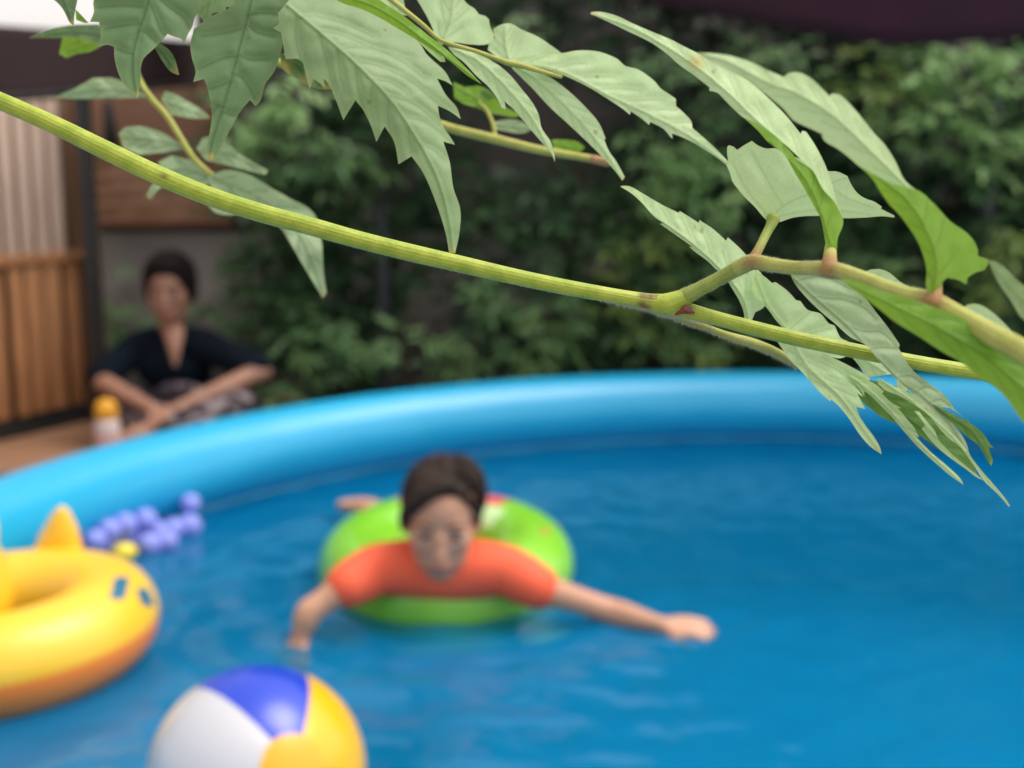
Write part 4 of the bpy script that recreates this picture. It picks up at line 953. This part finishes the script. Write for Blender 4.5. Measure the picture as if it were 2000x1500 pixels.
bm = bmesh.new(); ell(bm, hp + Vector((-.13, -.08, .09)), (.05, .04, .02)); obj('beak', bm, M_ora, duck)
# printed teal marks on the ring
M_teal = vinyl('print_teal', (0.02, 0.16, 0.27), .35)
for k, (mx_, my_, wd, ht) in enumerate(((234, 1148, 30, 44), (284, 1166, 24, 34))):
    bm = bmesh.new(); rr = []
    inv = tilt.inverted()
    for i in range(5):
        row = []
        for j in range(5):
            px = mx_ + (i / 4 - .5) * wd + (j / 4 - .5) * (-10 if k == 0 else 14); py = my_ + (j / 4 - .5) * ht
            o0 = Vector((0, 0, CAMZ)); d0 = (PX(px, py, 1) - o0)
            # march to the ring surface
            t = 1.6; hit = None
            for _ in range(600):
                p = inv @ (o0 + d0 * t - dc); sd = math.hypot(math.hypot(p.x, p.y) - DR, p.z) - Dr
                if sd < .0008: hit = o0 + d0 * (t - .0012); break
                t += max(sd * .7, .0004)
                if t > 3: break
            row.append(hit)
        rr.append(row)
    if all(h is not None for r_ in rr for h in r_):
        V = [[bm.verts.new(h) for h in r_] for r_ in rr]
        for i in range(4):
            for j in range(4): bm.faces.new((V[i][j], V[i + 1][j], V[i + 1][j + 1], V[i][j + 1]))
        obj('printed_mark', bm, M_teal, duck)
    else: bm.free()

# balls by the rim
M_lav = mat('ball_lavender', (0.26, 0.31, 0.80), .55, sss=.1, spec=.5); M_yb = mat('ball_yellow', (0.85, 0.70, 0.05), .35)
BL = [((292, 1064), 23, 'violet-blue play ball in the bottom row, right of the yellow ball'), ((325, 1058), 22, 'violet-blue play ball in the bottom row, farthest right of it'), ((262, 1046), 22, 'violet-blue play ball above and right of the yellow ball'),
      ((372, 984), 20, 'violet-blue play ball lying apart, highest against the pool wall'), ((370, 1028), 24, 'violet-blue play ball at the right end of the cluster'), ((338, 1034), 22, 'violet-blue play ball second from the right end of the cluster'),
      ((305, 1040), 23, 'violet-blue play ball in the right half of the cluster, in its front row'), ((284, 1016), 22, 'violet-blue play ball topmost in the cluster'), ((270, 1045), 23, 'violet-blue play ball in the middle front of the cluster'),
      ((245, 1025), 22, 'violet-blue play ball in the upper left of the cluster'), ((236, 1050), 22, 'violet-blue play ball just above the yellow ball'), ((214, 1036), 21, 'violet-blue play ball left of the middle, upper row of the cluster'),
      ((204, 1060), 22, 'violet-blue play ball between the yellow ball and the duck tail'), ((186, 1056), 20, 'violet-blue play ball at the left end beside the duck tail')]
proto = None
for (x, y), r, lab in BL:
    pr = .0265
    c = ONZ(x, y, WZ + pr * .55)
    o0 = Vector((0, 0, CAMZ)); dd_ = c - o0; t_ = 1.0
    while t_ > .7:
        p_ = o0 + dd_ * t_
        if math.hypot(math.hypot(p_.x - CX, p_.y - CY) - RC, p_.z - TZ) > TR + pr * .98: break
        t_ -= .002
    c = o0 + dd_ * t_
    if proto is None:
        bm = bmesh.new(); ell(bm, (0, 0, 0), (pr, pr, pr), None, 32); me = bpy.data.meshes.new('play_ball')
        for f in bm.faces: f.smooth = True
        bm.to_mesh(me); bm.free(); me.materials.append(M_lav); o = bpy.data.objects.new('play_ball', me); proto = o
    else: o = proto.copy()
    COL.objects.link(o); o.location = c; o.scale = (r / 21,) * 3
    tag(o, lab, 'play ball', 'violet-blue play balls floating by the pool wall')
bm = bmesh.new(); c = ONZ(243, 1078, WZ + .015); ell(bm, c, (.029, .029, .021), None, 32); tag(obj('play_ball', bm, M_yb), 'small yellow ball floating in front of the violet-blue balls', 'play ball')

# bottle
bb = ONZ(214, 912, .42); bo = empty('bottle', (bb.x, bb.y, .42)); tag(bo, 'white plastic bottle with a yellow dome cap standing on the deck', 'bottle')
def lathe(bm, c, prof, seg=32):
    rows = [[bm.verts.new((c.x + r * math.cos(2 * math.pi * k / seg), c.y + r * math.sin(2 * math.pi * k / seg), c.z + h)) for k in range(seg)] for r, h in prof]
    for i in range(len(prof) - 1):
        for k in range(seg): bm.faces.new((rows[i][k], rows[i][(k + 1) % seg], rows[i + 1][(k + 1) % seg], rows[i + 1][k]))
    bm.faces.new(rows[0][::-1]); bm.faces.new(rows[-1])
bm = bmesh.new(); lathe(bm, bb, [(.036, 0), (.042, .004), (.043, .03), (.043, .145), (.041, .162), (.035, .172)]); obj('body', bm, mat('bottle_white', (.62, .50, .48), .35, (.72, .60, .58), 20), bo)
bm = bmesh.new(); lathe(bm, bb, [(.037, .1725), (.038, .185), (.038, .210), (.033, .228), (.020, .239), (.006, .242)]); obj('cap', bm, mat('cap_yellow', (.75, .36, .02), .4), bo)
bm = bmesh.new(); lathe(bm, bb, [(.0435, .05), (.0438, .051), (.0438, .12), (.0435, .121)]); obj('label_band', bm, mat('band_pink', (.62, .33, .28), .5), bo)

# ================================================================== PEOPLE
def limb(bm, pts, rad, seg=20, flat=1.0, up=Vector((0, 0, 1))):
    q = cr([(*p, r) for p, r in zip(pts, rad)], 6)
    tube(bm, [a[:3] for a in q], [a[3] for a in q], seg, flat=flat, up=up)

def hand(bm, wrist, d, palm_n, size, curl=.35, side=1):
    """palm and five separate, bent fingers; d points along the hand, palm_n out of the palm"""
    d = d.normalized(); n = (palm_n - d * palm_n.dot(d)).normalized(); s = d.cross(n) * side
    pl = size * .52; pw = size * .42
    for k in range(4):
        o_ = s * (k - 1.5) * pw * .27
        tube(bm, [wrist + o_ * .5, wrist + d * pl * .5 + o_ * .9, wrist + d * pl + o_], [size * .085, size * .09, size * .075], 12)
    L_ = (.42, .48, .45, .34)
    for k in range(4):
        b0 = wrist + d * pl * .95 + s * (k - 1.5) * pw * .28; ln = size * L_[k]; r = size * (.052 if k < 3 else .045)
        sp = (k - 1.5) * .09; p = b0; pts = [p]; an = curl * .4
        for j, seg_ in enumerate((.45, .3, .25)):
            dd = (d * math.cos(an) + n * math.sin(an) + s * sp).normalized(); p = p + dd * ln * seg_; pts.append(p); an += curl * (.9 + .15 * k)
        tube(bm, pts, [r * 1.08, r, r * .92, r * .8], 10)
    t0 = wrist + d * pl * .25 - s * pw * .42; t1 = t0 + (d * .6 - s * .75 + n * .2).normalized() * size * .22; t2 = t1 + (d * .9 - s * .3 + n * .3).normalized() * size * .2
    tube(bm, [t0, t1, t2], [size * .075, size * .065, size * .05], 10)

def head(bm, c, w2, h2, fwd, upv, neck_to=None, neck_r=.04):
    """skull, jaw, nose, lips, brow and ears about c; w2/h2 half width and half height"""
    f = fwd.normalized(); u = (upv - f * upv.dot(f)).normalized(); s = f.cross(u)
    Rm = Matrix((s, f, u)).transposed()
    E = lambda x, y, z_, rx, ry, rz: ell(bm, c + Rm @ Vector((x * w2, y * w2, z_ * h2)), (rx * w2, ry * w2, rz * h2), Rm)
    E(0, -.12, .30, .98, 1.22, .70); E(0, .12, -.12, .86, 1.0, .74); E(0, .22, -.46, .76, .80, .46); E(0, .50, -.78, .42, .38, .19)
    for sg in (-1, 1):
        E(sg * .42, .70, -.14, .36, .32, .28); E(sg * .98, -.1, -.08, .10, .20, .22); E(sg * .38, .98, .16, .34, .14, .07)
    E(0, 1.10, -.12, .12, .17, .24); E(0, 1.20, -.27, .17, .16, .075); E(0, 1.02, -.50, .28, .13, .055); E(0, .98, -.585, .24, .13, .055)
    if neck_to is not None: limb(bm, [c + Rm @ Vector((0, -.1 * w2, -.35 * h2)), neck_to], [neck_r, neck_r * 1.1])
    return Rm
def face_parts(parent, c, w2, h2, Rm, m_iris, m_lip, m_brow, m_white):
    P_ = lambda x, y, z_: c + Rm @ Vector((x * w2, y * w2, z_ * h2))
    for sg in (-1, 1):
        bm = bmesh.new(); ell(bm, P_(sg * .40, .985, .01), (.19 * w2, .09 * w2, .040 * h2), Rm, 20); e = obj('eye', bm, m_white, parent)
        bm = bmesh.new(); ell(bm, P_(sg * .40, 1.06, .008), (.095 * w2, .03 * w2, .036 * h2), Rm, 16); obj('iris', bm, m_iris, e)
        bm = bmesh.new(); limb(bm, [P_(sg * .18, 1.07, .20), P_(sg * .42, 1.08, .25), P_(sg * .66, .92, .19)], [.035 * w2, .045 * w2, .025 * w2], 8); limb(bm, [P_(sg * .19, 1.05, .035), P_(sg * .40, 1.09, .062), P_(sg * .62, .93, .03)], [.014 * w2, .022 * w2, .014 * w2], 8); obj('eyebrow', bm, m_brow, parent)
    bm = bmesh.new(); limb(bm, [P_(-.26, 1.06, -.53), P_(0, 1.17, -.52), P_(.26, 1.06, -.53)], [.03 * w2, .06 * w2, .03 * w2], 10); limb(bm, [P_(-.2, 1.04, -.575), P_(0, 1.13, -.585), P_(.2, 1.04, -.575)], [.03 * w2, .06 * w2, .03 * w2], 10)
    obj('mouth', bm, m_lip, parent)
M_iris = mat('iris_dark', (.03, .018, .012), .3); M_wh = mat('eye_white', (.62, .54, .50), .3)

# ---------------- the seated woman
M_skW = mat('skin_woman', (0.34, 0.175, 0.115), .5, (0.40, 0.215, 0.145), 12, 3, .05, 200, sss=.12)
M_navy = mat('navy_blouse', (0.004, 0.008, 0.014), .95, (0.006, 0.011, 0.019), 10, 4, .4, 80, spec=.1)
M_hairb = mat('black_hair', (0.006, 0.005, 0.005), .8, (0.012, .010, .009), 60, 3, .5, 120, stretch=(1, 1, .2), spec=.12)
wb = PX(335, 830, 4.55); W = empty('person', (wb.x, wb.y, .42))
tag(W, 'woman in navy blouse and flowered trousers sitting cross-legged on the deck', 'person')
hc = PX(332, 566, 4.48); w2, h2 = .087, .128
ch = PX(336, 700, 4.55)
S = {}
pel = Vector((wb.x, 4.62, .52)); 
shl = PX(262, 684, 4.55); shr = PX(418, 684, 4.55); el = PX(192, 742, 4.42); er = PX(512, 724, 4.42); wl = PX(300, 800, 4.22); wr = PX(352, 795, 4.22)
knl = PX(232, 806, 4.40); knr = PX(470, 795, 4.35); anl = PX(400, 838, 4.12); anr = PX(300, 842, 4.18)
def woman_body(bm, fat=0.0, part='all'):
    if part in ('all', 'top'):
        limb(bm, [pel + Vector((0, 0, .02)), pel + Vector((0, -.02, .16)), PX(336, 715, 4.58), PX(336, 680, 4.58)], [.125 + fat, .112 + fat, .125 + fat, .085 + fat], 28, .78, Vector((0, 1, 0)))
        limb(bm, [shl, PX(300, 672, 4.56), PX(380, 672, 4.56), shr], [.055 + fat, .058 + fat, .058 + fat, .055 + fat])
        for a, b in ((shl, el), (shr, er)):
            limb(bm, [a, a.lerp(b, .5), b if part == 'all' else a.lerp(b, .9)], [.052 + fat, .042 + fat * 1.5, .034 + (0 if part == 'all' else fat * 2.2)])
bm = bmesh.new(); woman_body(bm)
Rw = head(bm, hc, w2, h2, Vector((.06, -1, -.12)), Vector((0, 0, 1)), PX(336, 668, 4.56), .045)
for a, b, c2, n_ in ((el, wl, PX(345, 815, 4.18), 1), (er, wr, PX(300, 818, 4.16), -1)):
    limb(bm, [a, a.lerp(b, .45), b], [.037, .033, .023])
    hand(bm, b, c2 - b, Vector((0, .25, -1)), .165, .4, n_)
for h_, k_, a_ in ((pel + Vector((-.07, -.02, -.01)), knl, anl), (pel + Vector((.07, -.02, -.01)), knr, anr)):
    limb(bm, [h_, h_.lerp(k_, .5), k_], [.085, .075, .055]); limb(bm, [k_, k_.lerp(a_, .5), a_], [.052, .047, .032])
    ft = a_ + (a_ - k_).normalized() * .13; limb(bm, [a_, a_.lerp(ft, .5), ft], [.034, .036, .022])
body = fuse(obj('body', bm, M_skW, W), .0055, 4)
face_parts(W, hc, w2, h2, Rw, M_iris, mat('lip_woman', (.30, .10, .085), .5), M_hairb, M_wh)
bm = bmesh.new(); woman_body(bm, .012, 'top'); bl = fuse(obj('blouse', bm, M_navy, W), .007, 5)
# neckline: an open V showing skin
bm = bmesh.new()
v_ = [PX(*p) for p in ((318, 655, 4.43), (362, 655, 4.43), (350, 690, 4.405), (342, 716, 4.40), (330, 690, 4.405))]
limb(bm, [PX(340, 650, 4.47), PX(341, 680, 4.445), PX(342, 712, 4.438)], [.040, .026, .008], 16, .6, Vector((0, 1, 0)))
obj('neckline', bm, M_skW, W)
Pp = lambda x, y, z_: hc + Rw @ Vector((x * w2, y * w2, z_ * h2))
bm = bmesh.new()
ell(bm, Pp(0, -.22, .40), (1.16 * w2, 1.24 * w2, .78 * h2), Rw, 32); ell(bm, Pp(0, .22, .74), (.86 * w2, .86 * w2, .36 * h2), Rw, 32)
for sg in (-1, 1): ell(bm, Pp(sg * .93, -.1, .12), (.26 * w2, .6 * w2, .55 * h2), Rw)
ell(bm, Pp(0, -.95, .80), (.45 * w2, .45 * w2, .30 * h2), Rw)
fuse(obj('hair', bm, M_hairb, W), .005, 5)
mf = mat('flowered_trousers', (0.25, 0.21, 0.22), .9, (0.025, 0.016, 0.026), 20, 2, .3, 90, contrast=(.40, .50))
bm = bmesh.new()
for h_, k_, a_ in ((pel + Vector((-.07, -.02, -.01)), knl, anl), (pel + Vector((.07, -.02, -.01)), knr, anr)):
    limb(bm, [h_, h_.lerp(k_, .5), k_], [.10, .092, .072]); limb(bm, [k_, k_.lerp(a_, .5), k_.lerp(a_, .92)], [.070, .064, .052])
limb(bm, [pel + Vector((-.06, 0, 0)), pel + Vector((.06, 0, 0))], [.115, .115], 24)
ell(bm, PX(350, 775, 4.45), (.10, .05, .06))
fuse(obj('trousers', bm, mf, W), .008, 5)

# ---------------- the swimming child and the green ring
M_skC = mat('skin_child', (0.54, 0.285, 0.175), .5, (0.60, 0.33, 0.21), 10, 3, .05, 150, sss=.12)
M_orange = mat('orange_rash_top', (0.88, 0.115, 0.045), .7, (0.92, 0.14, 0.06), 8, 4, .25, 60)
rc = ONZ(872, 1098, WZ + .036); RR, Rr = .190, .088
ringth = empty('swim_ring', (rc.x, rc.y, WZ - .03)); tag(ringth, 'lime green inflatable swim ring under the chest of the swimming child', 'swim ring')
tl = Matrix.Rotation(R(5), 3, 'X')
M_lime = vinyl('ring_lime', (0.18, 0.55, 0.02), .28, (0.26, 0.64, 0.05), 3); M_pinkp = vinyl('ring_red_print', (0.70, 0.10, 0.09), .3); M_pw = vinyl('ring_pale_green', (0.55, 0.80, 0.40), .3)
bm = bmesh.new()
torus(bm, rc, RR, Rr, tl, 120, 40, lambda a, b: 1 if (.13 < a < .215 and .14 < b < .30) else (2 if (.10 < a < .24 and .30 < b < .40) else 0))  # red print on top, paler green patch beside it
obj('ring', bm, [M_lime, M_pinkp, M_pw], ringth)
for a, b in ((.70, .17), (.80, .12), (.98, .2), (.05, .1), (.35, .25), (.42, .2), (.27, .12), (.62, .1)):
    aa, b2 = 2 * math.pi * a, 2 * math.pi * b
    p = Vector(((RR + Rr * math.cos(b2)) * math.cos(aa), (RR + Rr * math.cos(b2)) * math.sin(aa), Rr * math.sin(b2)))
    nn = Vector((math.cos(b2) * math.cos(aa), math.cos(b2) * math.sin(aa), math.sin(b2)))
    bm = bmesh.new(); ell(bm, rc + tl @ p, (.011, .011, .0012), (tl @ nn).to_track_quat('Z', 'Y').to_matrix(), 14)
    obj('printed_spot', bm, M_pinkp, ringth)
bm = bmesh.new(); aa = 2 * math.pi * .66
vp = rc + tl @ Vector(((RR + .02) * math.cos(aa), (RR + .02) * math.sin(aa), Rr * .97)); tube(bm, [vp, vp + Vector((0, 0, .012))], [.007, .006], 14); obj('valve', bm, M_pw, ringth)

K = empty('person', (rc.x, rc.y, WZ - .1))
tag(K, 'child in orange top leaning on the green swim ring, arms out over the water', 'person')
hk = PX(862, 1016, 2.30); kw, kh = .075, .112
sL = PX(735, 1112, 2.33); sR = PX(988, 1114, 2.33)
cL = PX(680, 1143, 2.27); cR = PX(1048, 1146, 2.30)
eL = PX(603, 1195, 2.24); eR = PX(1190, 1193, 2.33)
wL = PX(583, 1250, 2.235); wR = PX(1298, 1222, 2.28)
def torso(bm, fat=0.0, back=True):
    limb(bm, [sL, PX(800, 1110, 2.34), PX(870, 1114, 2.35), PX(940, 1112, 2.34), sR], [.043 + fat, .050 + fat, .055 + fat, .050 + fat, .043 + fat])
    limb(bm, [PX(868, 1116, 2.36), PX(868, 1112, 2.50), PX(855, 1118, 2.66), PX(840, 1130, 2.80)], [.056 + fat, .075 + fat, .075 + fat, .075 + fat], 24, .75)
bm = bmesh.new(); torso(bm)
for a, b, c2, d2 in ((sL, cL, eL, wL), (sR, cR, eR, wR)):
    limb(bm, [a, b, b.lerp(c2, .6), c2], [.042, .034, .026, .026]); limb(bm, [c2, c2.lerp(d2, .3), c2.lerp(d2, .7), d2], [.026, .0255, .019, .0155])
Rk = head(bm, hk, kw, kh, Vector((.04, -1, -.16)), Vector((.02, .1, 1)), PX(866, 1112, 2.34), .040)
hand(bm, wL, PX(575, 1315, 2.205) - wL, Vector((.1, .6, -.5)), .115, .3, 1)
hand(bm, wR, PX(1405, 1230, 2.27) - wR, Vector((0, .5, -.9)), .112, .25, 1)
pv = PX(840, 1130, 2.80)
# legs trail behind, one shin and foot lifted out of the water
k1 = Vector((pv.x - .10, pv.y + .26, WZ - .04)); f1 = PX(742, 1012, 3.02); t1_ = PX(665, 988, 3.05)
limb(bm, [pv + Vector((-.04, 0, -.01)), pv.lerp(k1, .5) + Vector((-.03, 0, -.01)), PX(690, 1075, 2.86)], [.066, .058, .042])
limb(bm, [PX(690, 1075, 2.86), PX(705, 1040, 2.94), PX(735, 1003, 3.0)], [.040, .038, .026]); limb(bm, [PX(738, 998, 3.0), PX(712, 990, 3.01), PX(668, 987, 3.02)], [.026, .024, .015])
for k in range(5): tube(bm, [PX(678 + k * 1, 985 + k * 2.4, 3.0 + k * .010), PX(661 + k * 2.2, 985 + k * 2.8, 3.0 + k * .010)], [.007 - k * .0005, .0065 - k * .0007], 8)
limb(bm, [pv + Vector((.05, 0, -.01)), pv + Vector((.08, .2, -.07)), pv + Vector((.10, .38, -.12))], [.066, .055, .042]); limb(bm, [pv + Vector((.10, .38, -.12)), pv + Vector((.12, .66, -.15))], [.040, .026]); limb(bm, [pv + Vector((.12, .66, -.15)), pv + Vector((.13, .80, -.14))], [.026, .016])
fuse(obj('body', bm, M_skC, K), .0042, 9)
face_parts(K, hk, kw, kh, Rk, M_iris, mat('lip_child', (.32, .12, .10), .5), mat('brow_child', (.13, .07, .045), .7), M_wh)
bm = bmesh.new(); torso(bm, .009)
for a, b in ((sL, cL), (sR, cR)): limb(bm, [a, a.lerp(b, .5), b], [.050, .050, .045])
fuse(obj('swim_top', bm, M_orange, K), .005, 5)
M_hairk = mat('dark_brown_hair', (0.018, 0.011, 0.009), .7, (0.042, .028, .022), 60, 3, .5, 140, stretch=(1, 1, .25), spec=.2)
Pk = lambda x, y, z_: hk + Rk @ Vector((x * kw, y * kw, z_ * kh))
bm = bmesh.new()
ell(bm, Pk(0, -.34, .36), (1.09 * kw, 1.14 * kw, .75 * kh), Rk, 32)
ell(bm, Pk(0, .04, .74), (.84 * kw, .84 * kw, .33 * kh), Rk, 32)
for sg in (-1, 1): ell(bm, Pk(sg * .90, -.10, .26), (.17 * kw, .52 * kw, .36 * kh), Rk)
limb(bm, [Pk(.2, .75, .80), Pk(-.45, .95, .52), Pk(-.86, .62, .22), Pk(-.98, .2, -.05)], [.10 * kw, .20 * kw, .18 * kw, .10 * kw]) if False else None
# side parting: the longer sweep falls over the child's own right temple
limb(bm, [Pk(-.25, .74, .88), Pk(.20, .84, .82), Pk(.64, .80, .58), Pk(.92, .48, .22), Pk(1.0, .15, -.14)], [.12 * kw, .22 * kw, .24 * kw, .18 * kw, .07 * kw])
limb(bm, [Pk(-.25, .66, .90), Pk(.15, .74, .88), Pk(.55, .68, .70)], [.14 * kw, .18 * kw, .20 * kw])
limb(bm, [Pk(-.25, .70, .88), Pk(-.62, .70, .66), Pk(-.90, .42, .28), Pk(-1.0, .12, -.02)], [.12 * kw, .13 * kw, .12 * kw, .06 * kw])
fuse(obj('hair', bm, M_hairk, K), .0042, 5)
# wet strands combed from the parting down both sides
bm = bmesh.new(); rs = random.Random(8)
for k_ in range(90):
    sd = 1 if k_ % 3 else -1; y0_ = rs.uniform(-.7, .62); pts = []
    yend = rs.uniform(-.5, .62); ze = rs.uniform(-.25, .25) if yend < .3 else rs.uniform(.0, .45)
    for q_ in range(7):
        t_ = q_ / 6; ang = (1 - t_) * 1.45 + t_ * math.asin(max(-.9, min(.9, (ze - .36) / .78)))
        yy = y0_ + (yend - y0_) * t_; rx = 1.10 * math.sqrt(max(.05, 1 - ((yy + .34) / 1.30) ** 2))
        zz_ = .36 + .77 * math.sin(ang) * math.sqrt(max(.1, 1 - ((yy + .34) / 1.6) ** 2)) if t_ < 1 else ze
        pts.append(Pk(-.22 * (1 - t_) + sd * rx * math.cos(ang), yy + .02, zz_))
    limb(bm, pts, [.012 * kw, .022 * kw, .026 * kw, .026 * kw, .024 * kw, .018 * kw, .008 * kw], 6)
obj('hair_strands', bm, M_hairk, K)
